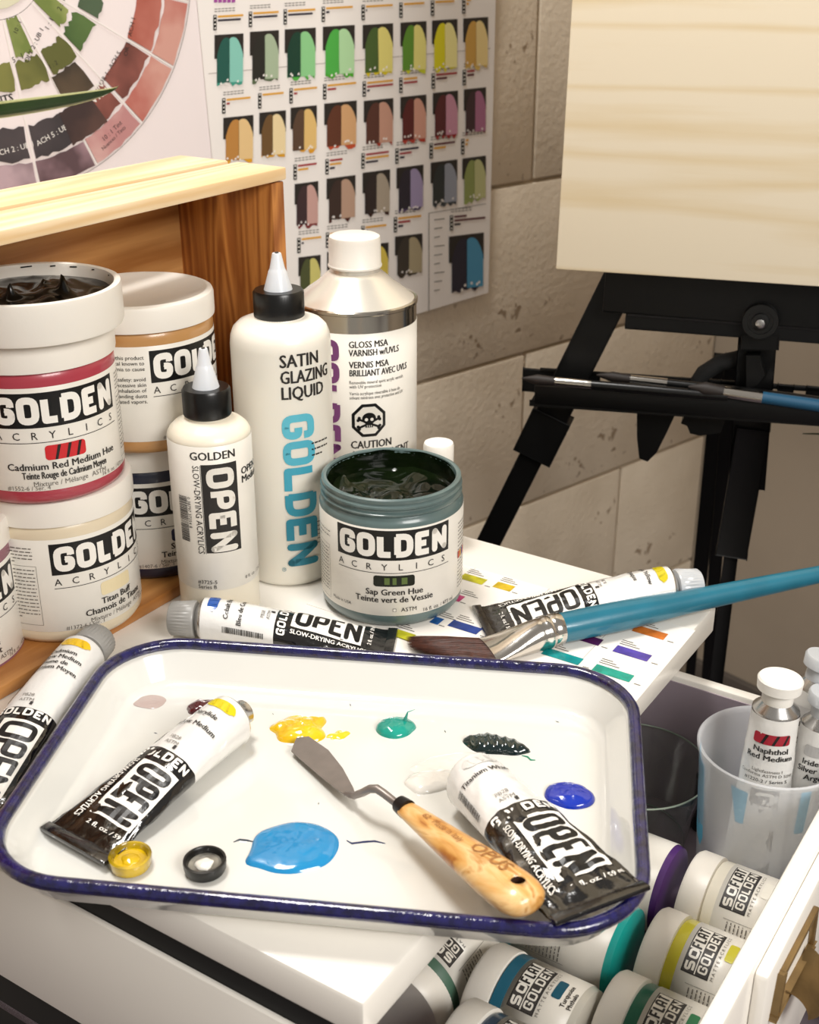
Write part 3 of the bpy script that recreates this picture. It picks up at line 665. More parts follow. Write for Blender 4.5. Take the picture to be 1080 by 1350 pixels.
lathed('screw_cap', [(.0172, .1895), (.0182, .1898), (.0184, .1910), (.0178, .1922), (.0176, .2080), (.0170, .2102), (.0150, .2112), (.001, .2112)], PLA, tc_, seg=120, rib=(3, 5, .0003))
lab = bmesh.new(); lathe(lab, [(rc+.0001, .004), (rc+.0003, .0041), (rc+.0003, .1540), (rc+.0001, .1541)], 84, cap0=False, cap1=False); lab = link('label', lab, LAB, tc_)
f = cylfn(rc+.00032)
dd = Dec(); dd.o = (-.0330, .1500); dd.r = -PI/2; dd.letters(mat('#7c4478', .4), 'GOLDEN', 0, 0, .0170, .0140, .0010, .0044, 1); dd.build('logo', f, lab, step=.003)
dd = Dec(); xo = -.0095
for s_, y, w_ in (('GLOSS MSA', .1450, .027), ('VARNISH w/UVLS', .1393, .036), ('VERNIS MSA', .1310, .0275), ('BRILLIANT AVEC UVLS', .1253, .044)): dd.text(INK, s_, xo, y, .0064, 'L', True, w_)
for s_, y, w_ in (('Removable mineral spirit acrylic varnish', .1198, .040), ('with UV protection', .1168, .022), ('Vernis acrylique réversible à base de', .1120, .037), ('solvant minéraux avec protection anti UV', .1090, .040)): dd.text(INK, s_, xo, y, .0033, 'L', False, w_)
dd.text(INK, 'CAUTION', xo, .0735, .0078, 'L', True, .029); dd.text(INK, 'AVERTISSEMENT', xo, .0660, .0078, 'L', True, .046)
dd.fine(INK, -.0275, .060, .012, 2, .003, 4); dd.fine(GRY, xo, .050, .03, 8, .004, 6)
dd.build('lettering', f, lab, step=.003)
dd = Dec(); ox, oy, ro = .0035, .0935, .0128
for r_, m_, l in ((ro, BLK, 0), (ro*.82, LAB, 1)): dd.poly(m_, [(ox+r_*math.cos(R(22.5+45*k)), oy+r_*math.sin(R(22.5+45*k))) for k in range(8)], l)
for sg in (1, -1):
    dd.o = (ox, oy-.002); dd.r = R(24)*sg; dd.rect(BLK, -.0078, -.0008, .0078, .0008, 2)
    for ex in (-.0078, .0078):
        for ey in (-.0009, .0009): dd.poly(BLK, [(ex+.0012*math.cos(k*PI/4), ey+.0012*math.sin(k*PI/4)) for k in range(8)], 2)
dd.o = (ox, oy); dd.r = 0
dd.poly(BLK, [(.0048*math.cos(k*PI/8), .0015+.0042*math.sin(k*PI/8)) for k in range(16)], 3); dd.rect(BLK, -.0026, -.0050, .0026, -.001, 3)
for ex in (-.0019, .0019): dd.poly(LAB, [(ex+.0012*math.cos(k*PI/4), .0008+.0012*math.sin(k*PI/4)) for k in range(8)], 4)
for k in (-1, 0, 1): dd.rect(LAB, k*.0014-.0002, -.0048, k*.0014+.0002, -.0032, 4)
dd.build('hazard_symbol', f, lab, step=.003)
# small bottle with white cap behind the green jar
pW = Vector((.020, .800, 0))
tw = thing('small_bottle', 'little white-capped bottle half hidden behind the open green jar', 'bottle', pW, 0)
lathed('body', [(.014, 0), (.016, .002), (.016, .050), (.013, .056), (.009, .059), (.009, .062)], PLA, tw, seg=40)
lathed('cap', [(.0098, .0600), (.0105, .0608), (.0105, .0760), (.0098, .0778), (.001, .0780)], mat('#f2ede4', .4, name='cap_white'), tw, seg=80, rib=(1, 3, .0002))

# ================================================================ PAPER CHART on the desk
cpx = [(525, 842), (612, 745), (917, 832), (862, 899)]
pc = [at(x, y, 0) for x, y in ((612, 745), (917, 832), (830, 936))]
e1 = pc[1]-pc[0]; e2 = pc[2]-pc[1]; p0 = pc[0]-e1*.35; q_ = [p0, pc[1], pc[2], p0+e2*1.0]
paper = prism('paper_colour_chart', [(p.x, p.y) for p in (q_[3], q_[2], q_[1], q_[0])], .0001, .0005, mat('#eee9e2', .35, name='chart_paper'))
tag(paper, 'white printed paper colour chart under the green jar and big brush', 'chart')
swp = [('#c8c22e', (607, 758), (641, 771)), ('#d8b82c', (652, 770), (677, 779)), ('#d87a30', (837, 827), (877, 843)), ('#5a48a8', (812, 854), (855, 871)), ('#1fa08c', (785, 880), (831, 897)),
       ('#0f8f90', (718, 858), (765, 875)), ('#56205a', (761, 838), (792, 850)), ('#23408c', (593, 821), (633, 835)), ('#c4c228', (514, 832), (545, 843)), ('#c8447c', (600, 786), (610, 794)), ('#2860a8', (570, 816), (582, 823))]
ddl = Dec(); flat = lambda x, y, o: Vector((x, y, .0005+o))
d1 = e1.normalized(); d2 = (p0-q_[3]).normalized()
for i, (c_, a, b) in enumerate(swp):
    pa = at((a[0]), a[1], 0); 
    cx_, cy_ = (a[0]+b[0])/2, (a[1]+b[1])/2; pcn = at(cx_, cy_, 0); wv = d1*(b[0]-a[0])/2*.00052; hv = d2*.0042
    dd = Dec(); mm = mat(c_, .3, var=.35, scale=120)
    pts = [pcn-wv-hv, pcn+wv-hv, pcn+wv+hv, pcn-wv+hv]; dd.poly(mm, [(p.x, p.y) for p in pts], 1)
    dd.build('paint_swatch', flat, paper, step=None)
    for k in range(3):
        o_ = pcn-wv+hv*(1.6+.55*k); l = d1*(.013-.003*k)
        pts = [o_, o_+l, o_+l+d2*.0007, o_+d2*.0007]; ddl.poly(GRY, [(p.x, p.y) for p in pts], 1)
    o_ = pcn+wv*1.25-hv; pts = [o_, o_+d1*.004, o_+d1*.004+d2*.0007, o_+d2*.0007]; ddl.poly(GRY, [(p.x, p.y) for p in pts], 1)
for tt in (.30, .55, .80):
    a = p0+e1*.0+(pc[1]-p0)*tt; b = a+e2; n = d1*.0002; ddl.poly(mat('#bdb8b2', .5), [((a-n).x, (a-n).y), ((b-n).x, (b-n).y), ((b+n).x, (b+n).y), ((a+n).x, (a+n).y)], 0)
ddl.build('fine_print', flat, paper, step=None)

# ================================================================ ENAMEL TRAY
TQ = (-.035, .511, -.131, .149, .105)
tray = thing('enamel_tray', 'white enamel palette tray with navy blue rolled rim', 'tray', (TQ[0], TQ[1], .0002), TQ[2])
HW, HH = TQ[3]-.003, TQ[4]-.003
def rrect(hw, hh, r, n=8):
    out = []
    for cx, cy, a0 in ((hw-r, hh-r, 0), (-hw+r, hh-r, 90), (-hw+r, -hh+r, 180), (hw-r, -hh+r, 270)):
        for k in range(n+1): a = R(a0+90*k/n); out.append((cx+r*math.cos(a), cy+r*math.sin(a)))
    return out
ENM = mat('#dad9d3', .12, coat=.6, name='white_enamel', var=.03, scale=10, bump=.05, bscale=25)
bm = bmesh.new(); rings = []
prof = [(.052, .0022, .002), (.020, .0018, .02), (.0165, .0019, .026), (.0135, .0028, .028), (.0115, .0048, .030), (.0045, .0170, .036), (.0020, .0195, .040), (0, .0205, .042)]
low = [(.0002, .0192, .042), (.0026, .0160, .038), (.0085, .0040, .033), (.0120, .0010, .030), (.020, .0000, .026), (.052, .0000, .002)]
for ins, z, r in prof+low: rings.append([bm.verts.new((x, y, z)) for x, y in rrect(HW-ins, HH-ins, max(r, .002))])
for a_, b_ in zip(rings, rings[1:]):
    n = len(a_)
    for k in range(n): bm.faces.new((a_[k], a_[(k+1) % n], b_[(k+1) % n], b_[k]))
bm.faces.new(list(reversed(rings[0]))); bm.faces.new(rings[-1]); bmesh.ops.recalc_face_normals(bm, faces=bm.faces)
link('basin', bm, ENM, tray)
NAV = mat('#1c1a55', .14, coat=.7, col2='#0d0c2c', scale=180, bump=.35, bscale=220, name='navy_enamel')
tubed('rim', [(x, y, .0208) for x, y in rrect(HW, HH, .042, 12)], .0034, NAV, tray, close=True, seg=14)
TM = Matrix.Translation((TQ[0], TQ[1], 0)) @ Matrix.Rotation(TQ[2], 4, 'Z')
dd = Dec()       # flecks of dried paint on the enamel
rr = random.Random(5)
for px, py in ((418, 910), (506, 914), (578, 890), (630, 925), (640, 935), (462, 928), (205, 965), (385, 962), (587, 963), (262, 930), (795, 1112), (420, 1058), (360, 940), (735, 950)):
    p = TM.inverted() @ at(px, py, .003); 
    if abs(p.y) > HH-.018 or abs(p.x) > HW-.018: continue
    a = rr.uniform(0, 3); l = rr.uniform(.0006, .0016); c_, s_ = math.cos(a)*l, math.sin(a)*l
    dd.poly(mat(rr.choice(['#1c3a30', '#22242a', '#2a2a4a']), .4), [(p.x-c_, p.y-s_), (p.x-s_*.2, p.y+c_*.2), (p.x+c_, p.y+s_), (p.x+s_*.2, p.y-c_*.2)], 0)
dd.build('paint_flecks', lambda x, y, o: Vector((x, y, .0021+o)), tray, step=None)
FLZ = .0022           # tray floor height
# ---- paint on the tray
def blob(name, label, ctr, rx, ry, h, ang, m, seed, flatp=.5, rough_=.25, ridges=0, tail=None, lobes=.12, group='paint blobs on the tray'):
    bm = bmesh.new(); NR, NA = 22, 56; rings = []
    for i in range(NR+1):
        ring = []
        for k in range(NA):
            a = 2*PI*k/NA; s = i/NR
            e = 1+lobes*noise.noise(Vector((math.cos(a)*1.3+seed, math.sin(a)*1.3, seed)))*2
            if tail:
                dlt = (a-tail[0]+PI) % (2*PI)-PI; e += tail[1]*math.exp(-(dlt/tail[2])**2)
            x, y = rx*s*math.cos(a)*e, ry*s*math.sin(a)*e
            z = h*(1-s**(1/flatp))**.5 if s < 1 else 0
            z *= 1+rough_*(noise.noise(Vector((x*160+seed*3, y*160, seed)))+.5*noise.noise(Vector((x*420, y*420, seed))))
            if ridges: z *= 1+.13*math.sin(x*ridges+3*y/ry)
            ring.append(bm.verts.new((x, y, max(z, -.0002))))
            if i == 0: break
        rings.append(ring)
    for i in range(NR):
        a_, b_ = rings[i], rings[i+1]
        for k in range(NA):
            if i == 0: bm.faces.new((a_[0], b_[k], b_[(k+1) % NA]))
            else: bm.faces.new((a_[k], b_[k], b_[(k+1) % NA], a_[(k+1) % NA]))
    bmesh.ops.recalc_face_normals(bm, faces=bm.faces)
    o = link(name, bm, m, auto=80); o.location = (ctr.x, ctr.y, FLZ); o.rotation_euler = (0, 0, ang); tag(o, label, 'paint', group); return o
wet = lambda c_, c2=None, r=.15: mat(c_, r, coat=.8, col2=c2, scale=60)
yb = blob('paint_blob', 'thick yellow paint blob at the palette knife tip', at(398, 962, FLZ), .0155, .0125, .0045, .3, wet('#e8c010', '#d8a808'), 3, .4, .35, lobes=.28)
blob('paint_dab', 'small yellow smear right of the big yellow blob', at(445, 970, FLZ), .0062, .0038, .0012, .5, wet('#e8c414'), 8, .5, .5, lobes=.4, group=None)
blob('paint_blob', 'teal green paint blob with a pulled-up peak', at(520, 961, FLZ), .0105, .0088, .0048, 0, wet('#149684', '#0e8676'), 5, .45, .12, tail=(.6, .15, .5))
tp = at(533, 958, FLZ)
pk = tubed('peak', [(tp.x, tp.y, FLZ+.002), (tp.x+.001, tp.y, FLZ+.006), (tp.x+.002, tp.y, FLZ+.0095), (tp.x+.006, tp.y+.001, FLZ+.0105)], [.0022, .0009, .0004, .0001], wet('#149684', '#0e8676'), seg=8)
tb = [o for o in C.objects if o.get('label', '').startswith('teal green paint blob')][0]
pk.parent = tb; pk.matrix_parent_inverse = (Matrix.Translation(tb.location)).inverted()
blob('paint_blob', 'ribbed dark green-black paint blob near the upper right', at(652, 984, FLZ), .0165, .0080, .0050, -.28, wet('#06191c', '#08241f', .1), 9, .4, .08, ridges=1300, tail=(0, .18, .3))
blob('paint_blob', 'white paint blob between the knife handle and white tube', at(572, 1032, FLZ), .0165, .0088, .0042, .15, wet('#e6e2da'), 12, .45, .15, tail=(.5, .5, .5))
blob('paint_smear', 'thin white paint smear spreading below the white blob', at(590, 1008, FLZ), .0190, .0090, .0010, .35, wet('#e4e0d8'), 19, .5, .3, group=None)
blob('paint_blob', 'large sky blue paint puddle near the front rim', at(388, 1118, FLZ), .0213, .0185, .0034, 0, wet('#1786bd', '#1480b8'), 14, .35, .15, tail=(PI+.55, .16, .22), lobes=.05)
blob('paint_blob', 'ultramarine blue oval paint blob right of the white tube', at(750, 1050, FLZ), .0125, .0100, .0042, -.3, wet('#1030a8', '#0c289c'), 17, .4, .15, lobes=.04)
blob('paint_blob', 'dried pale mauve paint stain at the upper left', at(199, 925, FLZ), .0088, .0070, .0008, 0, mat('#b3a09a', .3, coat=.5), 21, .5, .4)
blob('paint_blob', 'dark crimson paint blob behind the yellow tube', at(272, 934, FLZ), .0110, .0070, .0040, .2, wet('#4c1018'), 23, .4, .2)
blob('paint_blob', 'yellow paint squeezed out at the tube mouth', at(314, 945, FLZ), .0085, .0105, .0060, .3, wet('#d8b80e', '#c9a008'), 25, .4, .2)
for pts, c_, lb in (([(308, 1110), (316, 1107), (326, 1108), (336, 1110)], '#3a4450', 'thin grey paint thread left of the blue puddle'), ([(457, 1108), (464, 1112), (480, 1110), (494, 1109), (508, 1112)], '#26305a', 'thin dark blue paint thread right of the blue puddle'), ([(688, 996), (696, 998), (700, 1002), (706, 1002)], '#1c8a6c', 'thin green paint thread trailing from the dark blob')):
    P = [at(x, y, FLZ+.0004) for x, y in pts]
    tag(tubed('paint_thread', P, [.0002]+[.0005]*(len(P)-2)+[.0002], wet(c_), seg=6), lb, 'paint')
# two tube caps standing on the tray near the front rim
def loose_cap(label, px, py, outer, paint, c2):
    p = at(px, py, FLZ); t = thing('tube_cap', label, 'cap', (p.x, p.y, FLZ), 0, 'tube caps upside down on the tray')
    lathed('shell', [(.0068, 0), (.0090, .0008), (.0096, .0020), (.0100, .0058), (.0098, .0066), (.0086, .0068), (.0080, .0060), (.0074, .0024), (.001, .0022)], outer, t, seg=48, rib=(2, 4, .0003))
    paint_pool('paint_ring', .0076, .0040, .0010, paint, t, c2, n=28)
    pb = blob('paint_lump', None, p, .0044, .0040, .0018, 0, paint if c2 == 2 else wet('#e6e2d8'), c2); 
    for k in ('label', 'category', 'group'):
        if k in pb: del pb[k]
    pb.location = (0, 0, .0036); pb.parent = t
loose_cap('upturned tube cap coated in yellow paint', 173, 1142, wet('#c9a80c', '#6a5808'), wet('#dcb814', '#b89408'), 2)
loose_cap('upturned black tube cap with white paint inside', 271, 1148, BLP, wet('#2a2826', '#8a867c'), 6)

# ================================================================ PALETTE KNIFE
kn = thing('palette_knife', 'palette knife with olive-wood handle lying across the tray', 'palette knife', at(468, 1048, FLZ), 0)
K0 = kn.location.copy()
STL = mat('#8a817b', .38, metal=.5, name='knife_steel', var=.15, scale=80)
def kp(px, py, z): return at(px, py, z)-K0
out = [(384, 991, .0055), (391, 974, .0065), (407, 972, .0068), (433, 990, .0075), (452, 1014, .0085), (466, 1040, .0098), (469, 1050, .010), (461, 1053, .0095), (442, 1040, .0085), (421, 1023, .007), (402, 1007, .006)]
bm = bmesh.new(); P = [kp(*q) for q in out]; a = [bm.verts.new(p) for p in P]; b = [bm.verts.new(p+Vector((0, 0, .0007))) for p in P]; n = len(P)
bm.faces.new(list(reversed(a))); bm.faces.new(b)
for i in range(n): bm.faces.new((a[i], a[(i+1) % n], b[(i+1) % n], b[i]))
bmesh.ops.recalc_face_normals(bm, faces=bm.faces); link('blade', bm, STL, kn)
tubed('shank', [kp(455, 1046, .0098), kp(467, 1049, .0105), kp(478, 1045, .017), kp(488, 1040, .0215), kp(497, 1040, .0225), kp(506, 1046, .0215), kp(520, 1057, .021), kp(530, 1063, .021)], [.0012, .0018, .0020, .0021, .0022, .0021, .0020, .0020], STL, kn, seg=12)
ha, hb_ = kp(527, 1060, .0215), kp(704, 1196, .031)
tubed('ferrule', [ha, ha+(hb_-ha)*.035, ha+(hb_-ha)*.065], [.0042, .0046, .0048], mat('#1a1614', .35, metal=.5, name='dark_ferrule'), kn, seg=24)
# handle: swept ellipse with a hole near its end
def olive():
    m = bpy.data.materials.new('olive_wood'); m.use_nodes = True; nt = m.node_tree; L = nt.links.new; b = nt.nodes['Principled BSDF']
    b.inputs['Roughness'].default_value = .32; b.inputs['Coat Weight'].default_value = .4
    tc = nt.nodes.new('ShaderNodeTexCoord'); mp = nt.nodes.new('ShaderNodeMapping'); mp.inputs['Scale'].default_value = (.35, 1.6, 1); L(tc.outputs['Object'], mp.inputs['Vector'])
    n = nt.nodes.new('ShaderNodeTexNoise'); n.inputs['Scale'].default_value = 70; n.inputs['Detail'].default_value = 3; n.inputs['Distortion'].default_value = 1.2; L(mp.outputs['Vector'], n.inputs['Vector'])
    cr = nt.nodes.new('ShaderNodeValToRGB'); L(n.outputs['Fac'], cr.inputs['Fac']); e = cr.color_ramp.elements
    e[0].position = .36; e[0].color = lin('#a9682c'); e[1].position = .5; e[1].color = lin('#dba863'); q = e.new(.62); q.color = lin('#e6bf85'); q = e.new(.43); q.color = lin('#cf9850'); q = e.new(.70); q.color = lin('#c08a48')
    L(cr.outputs['Color'], b.inputs['Base Color']); return m
hx = (hb_-ha).normalized(); hn = Vector((0, 0, 1)); hn = (hn-hx*hn.dot(hx)).normalized(); hy = hn.cross(hx)
HM = Matrix((hx, hy, hn)).transposed().to_4x4(); HM.translation = ha
HL = (hb_-ha).length
prof = [(.055, .0050), (.12, .0057), (.22, .0066), (.34, .0077), (.48, .0090), (.62, .0103), (.74, .0112), (.84, .0116), (.91, .0112), (.96, .0095), (.985, .0068), (.998, .0030)]
bm = bmesh.new(); tube_bm(bm, [(x*HL, 0, 0) for x, _ in prof], [r for _, r in prof], seg=32, flat=.62, up=Vector((0, 0, 1)))
hobj = link('handle', bm, olive(), kn); hobj.matrix_local = HM
cut = bmesh.new(); lathe(cut, [(.0033, -.03), (.0033, .03)], 24); cut = link('cutter', cut, BLM, None); cut.parent = hobj; cut.location = (HL*.885, .001, 0)
bpy.context.view_layer.update()
mod = hobj.modifiers.new('hole', 'BOOLEAN'); mod.object = cut; mod.operation = 'DIFFERENCE'; mod.solver = 'EXACT'
bpy.context.view_layer.update()
me = bpy.data.meshes.new_from_object(hobj.evaluated_get(bpy.context.evaluated_depsgraph_get())); hobj.modifiers.clear(); hobj.data = me; bpy.data.objects.remove(cut)
hbm_ = bmesh.new(); lathe(hbm_, [(.00328, -.0062), (.00322, .0058)], 24, cap0=False, cap1=False, c=(HL*.885, .001, 0)); link('hole_shade', hbm_, mat('#3a2010', .7, name='hole_shade_brown'), hobj)  # dark sleeve added to paint the shade inside the hole
def hsurf(x, y, o):
    for (a, ra), (b, rb_) in zip(prof, prof[1:]):
        if a*HL <= x <= b*HL: r = ra+(rb_-ra)*(x-a*HL)/((b-a)*HL); break
    else: r = .005
    y = max(-r*.98, min(r*.98, y)); return Vector((x, y, .62*math.sqrt(r*r-y*y)+o))
dd = Dec(); bi = mat('#a06a34', .5, name='burnt_lettering')
dd.text(bi, 'OPUS', HL*.56, -.001, .0105, 'L', False, .024); dd.text(bi, '62', HL*.20, -.001, .0045, 'L', True); dd.text(bi, 'Made in Italy', HL*.28, -.0012, .0048, 'L', False, .022)
dd.build('lettering', hsurf, hobj, step=.002, sy=.002, base=.00025)

# ================================================================ PAINT TUBES
def tube_mat_white(): return mat('#e6e3dc', .2, coat=.5, name='tube_white', bump=.25, bscale=70)
TWH = tube_mat_white(); TBK = mat('#0b0a0b', .13, coat=.7, name='tube_black', bump=.5, bscale=90, spec=.6)
TWH = mat('#e2e0dc', .18, coat=.5, name='tube_white2', bump=.5, bscale=60)
ALU = mat('#c8c6c4', .25, metal=1, name='aluminium')
GCP = mat('#9a9894', .35, name='grey_cap'); CCP = mat('#b9bcbf', .2, name='clear_cap', sss=.2)
def frame(p0, p1, roll=0):
    x = (p1-p0).normalized(); z = Vector((0, 0, 1)); z = (z-x*z.dot(x)).normalized(); y = z.cross(x)
    M = Matrix((x, y, z)).transposed().to_4x4(); M.translation = p0
    return M @ Matrix.Rotation(roll, 4, 'X')
def paint_tube(label, p0, p1, r, wend, sw, lines, cap=None, band=.40, wr=.0006, seed=1, text='OPEN', group='large paint tubes on the desk and tray', rot=0, wrink=1.0, mouth=True, blacklab=True, fold=True):
    """local x runs from the shoulder (0) to the crimp (L); z = 0 is the side it lies on"""
    L = (p1-p0).length; mw = frame(p0, p1, rot)
    t = thing('paint_tube', label, 'paint tube', mw=mw, group=group)
    def AB(x):
        s = max(0, min(1, x/L)); e = s**1.1
        return r*(1-e)+wend/2*e, max(r*(1-s**1.35), .0007)
    def surf(x, ang, o=0):
        a, b = AB(x); ca, sa = math.cos(ang), math.sin(ang)
        q = Vector((x, a*sa, b+b*ca)); n = Vector((0, sa*b, ca*a))
        n = n.normalized() if n.length > 1e-9 else Vector((0, 0, 1))
        s = max(0, x/L); k = wr*wrink*(.25+1.6*s)*(1 if ca > -.3 else .3)*min(1, b/.003+.25)
        w_ = (noise.noise(Vector((x*75+seed, ang*2.2, seed)))+.6*noise.noise(Vector((x*170, ang*5, seed+4))))
        return q+n*(k*w_+o)
    bm = bmesh.new(); NX, NA = 90, 72; rings = []
    for i in range(NX+1):
        x = L*i/NX; rings.append([bm.verts.new(surf(x, 2*PI*k/NA)) for k in range(NA)])
    for i in range(NX):
        for k in range(NA):
            f = bm.faces.new((rings[i][k], rings[i][(k+1) % NA], rings[i+1][(k+1) % NA], rings[i+1][k])); f.material_index = 1 if (blacklab and (i+.5)/NX > band) else 0
    bm.faces.new(rings[-1])
    # shoulder and neck, drawn in to the left of x=0
    pr = [(r*.97, -.0008), (r*.80, -.003), (r*.52, -.0055), (r*.47, -.006), (r*.47, -.011 if mouth else -.009), (r*.3, -.0112 if mouth else -.0092)]
    prev = rings[0]
    for rr_, xx in pr:
        ring = [bm.verts.new((xx, rr_*math.sin(2*PI*k/NA), r+rr_*math.cos(2*PI*k/NA))) for k in range(NA)]
        for k in range(NA): f = bm.faces.new((ring[k], ring[(k+1) % NA], prev[(k+1) % NA], prev[k])); f.material_index = 2
        prev = ring
    bm.faces.new(prev).material_index = 2
    bmesh.ops.recalc_face_normals(bm, faces=bm.faces)
    link('body', bm, [TWH, TBK, ALU], t, auto=60)
    if fold:
        cb = bmesh.new(); addbox(cb, (L+.001, 0, .0012), (.006, wend*.99, .0024), None, .0006); link('crimp', cb, TBK if blacklab else TWH, t)
    if cap:
        lathed('cap', [(r*.55, -.0050), (r*.80, -.0052), (r*.86, -.0062), (r*.80, -.0140), (r*.78, -.0200), (r*.70, -.0212), (.0005, -.0214)], cap, t, seg=64, rib=(2, 5, .0005), axis='X', c=(0, 0, r))
    f = lambda x, y, o: surf(x, y/(r*1.0), o)
    # arc coordinate y>0 lies towards local +Y
    bx = L*band
    if blacklab:
        dd = Dec(); st = .0028
        dd.o = (bx+.0088, 0); dd.r = PI/2; dd.letters(WHT, 'GOLDEN', -.0148, .0022, .0052, .0042, .0009, .0012, 1)
        dd.r = 0; x0 = bx+.0098; hO = .0180; lw = (L-.016-x0)/4-.0014
        dd.o = (0, 0); y0 = -.0052
        dd.rect(WHT, x0-.0004, y0-.0014, x0+4*(lw+.0014)+.0002, y0+hO+.0014, .5)
        dd.letters(BLK, 'OPEN', x0+.0014, y0+.0005, hO-.001, lw, .0009, .0029, 2)
        dd.build('logo', f, t, step=.0016, sy=.0018, base=.0003)
    dd = Dec()
    if blacklab:
        dd.text(WHT, 'SLOW-DRYING ACRYLICS', bx+.0095, -.0118, .0046, 'L', True, (L-.018-bx)*.93)
        dd.o = (L-.010, -.004); dd.r = PI/2; dd.text(WHT, '2 fl. oz. / 59 ml', 0, 0, .0034, 'L', True); dd.o = (0, 0); dd.r = 0
    dd.r = PI/2; x = .017
    for l in lines: dd.o = (x, 0); dd.text(INK, l, -.002, 0, .0042, 'C', True); x += .0082 if len(lines) < 3 else .0046
    dd.o = (bx-.0070, 0); dd.text(GRY, 'PB28', -.006, 0, .0030); dd.o = (bx-.0035, 0); dd.text(GRY, 'ASTM', -.006, 0, .0030)
    dd.r = 0; dd.o = (0, 0)
    dd.rect(INK, bx-.0035, .0004, bx-.0012, .0018, 1)
    dd.barcode(INK, .014, -.0205, bx-.02, .004, seed)
    dd.build('lettering', f, t, step=.0016, sy=.0018, base=.0003)
    dd = Dec(); dd.swatch(mat(sw, .25, coat=.4), .0035, -.0085, .0098, .0105, 1)
    for k in range(3): dd.poly(mat(sw, .3, var=.5, scale=200), [(.0045, -.005+k*.0045), (.009, -.0035+k*.0045), (.009, -.0022+k*.0045), (.0045, -.0042+k*.0045)], 2)
    dd.build('colour_swatch', f, t, step=.0016, sy=.0018, base=.0003)
    return t
Z0 = .0004
paint_tube('grey-capped cobalt blue tube lying behind the tray in front of the bottles', at(272, 842, Z0), at(512, 853, Z0), .0135, .040, '#1c50a0', ['Cobalt Blue', 'Bleu de Cobalt'], GCP, .40, seed=2, wrink=.6)
paint_tube('grey-capped cadmium yellow tube left of the tray, beside the crate', at(112, 893, Z0), at(-62, 1080, Z0), .0140, .042, '#e8bc0c', ['Cadmium', 'Yellow Medium', 'Jaune de', 'Cadmium Moyen'], GCP, .45, seed=5, wrink=.5, rot=0)
paint_tube('uncapped yellow tube with creased black label in the left of the tray', at(305, 980, FLZ+.0003), at(103, 1113, .0055), .0142, .045, '#d8c412', ['Diarylide', 'Yellow Medium'], None, .42, seed=8, wrink=1.0)
paint_tube('crumpled titanium white tube with its crimp resting on the tray corner', at(628, 1068, FLZ+.0003), at(790, 1192, .0245), .0150, .048, '#d9d7d2', ['Titanium White'], None, .40, seed=11, wrink=1.6)
paint_tube('yellow tube with clear cap lying on the paper chart by the brush', at(878, 800, .0008), at(640, 822, .0008), .0138, .042, '#c8b81a', ['Hansa Yellow', 'Opaque'], CCP, .42, seed=14, wrink=1.1)

# ================================================================ BIG BRUSH
bt, bf, be, bz = at(538, 857, .004), at(640, 852, .007), at(735, 829, .0105), at(1130, 747, .0135)
br = thing('flat_paintbrush', 'large flat paintbrush with blue handle lying over the desk corner', 'paintbrush', be, 0)
def bl(p): return p-be
axis = (bz-be).normalized()
CHR = mat('#cfcac3', .14, metal=1, name='chrome_ferrule', bump=.08, bscale=60)
def swept(name, stations, m, seg=28, ridge=None):
    """stations: (point, half width across, half height)"""
    bm = bmesh.new(); rings = []
    for i, (p, a, b) in enumerate(stations):
        q = stations[min(i+1, len(stations)-1)][0]-stations[max(i-1, 0)][0]; q.normalize(); s = q.cross(Vector((0, 0, 1))).normalized(); u = s.cross(q)
        rings.append([bm.verts.new(p+s*a*math.cos(2*PI*k/seg)+u*b*math.sin(2*PI*k/seg)) for k in range(seg)])
    for a_, b_ in zip(rings, rings[1:]):
        for k in range(seg): bm.faces.new((a_[k], a_[(k+1) % seg], b_[(k+1) % seg], b_[k]))
    bm.faces.new(rings[0]); bm.faces.new(rings[-1]); bmesh.ops.recalc_face_normals(bm, faces=bm.faces)
    return link(name, bm, m, br)
Pb = lambda t: bl(be+axis*t)
n = 26; st = []
hl = (bz-be).length
for i in range(n+1):
    t = i/n; r = .0092*(1-t)+.0052*t + .0010*math.sin(PI*min(1, t*2.5)); st.append((bl(be)+axis*hl*t, r, r))
hd = swept('handle', st, mat('#1b6a80', .3, coat=.35, name='blue_lacquer', var=.12, scale=60, bump=.06, bscale=120)); 
fs = []
for t, a, b in ((.002, .0096, .0096), (0, .0100, .0100), (-.003, .0103, .0103), (-.0045, .0096, .0096), (-.006, .0103, .0103), (-.0085, .0103, .0103), (-.010, .0097, .0097), (-.0115, .0102, .0101), (-.0145, .0101, .0100), (-.02, .0108, .0092), (-.03, .0125, .0070), (-.040, .0142, .0048), (-.046, .0148, .0042)):
    k = max(0, -t)/.046; c = bl(be)+axis*t; c.z -= .0055*k; fs.append((c, a, b))
fer = swept('ferrule', fs, CHR)
e0 = fs[-1][0]; bdir = (bt-be); bdir.normalize(); tipp = bl(bt)
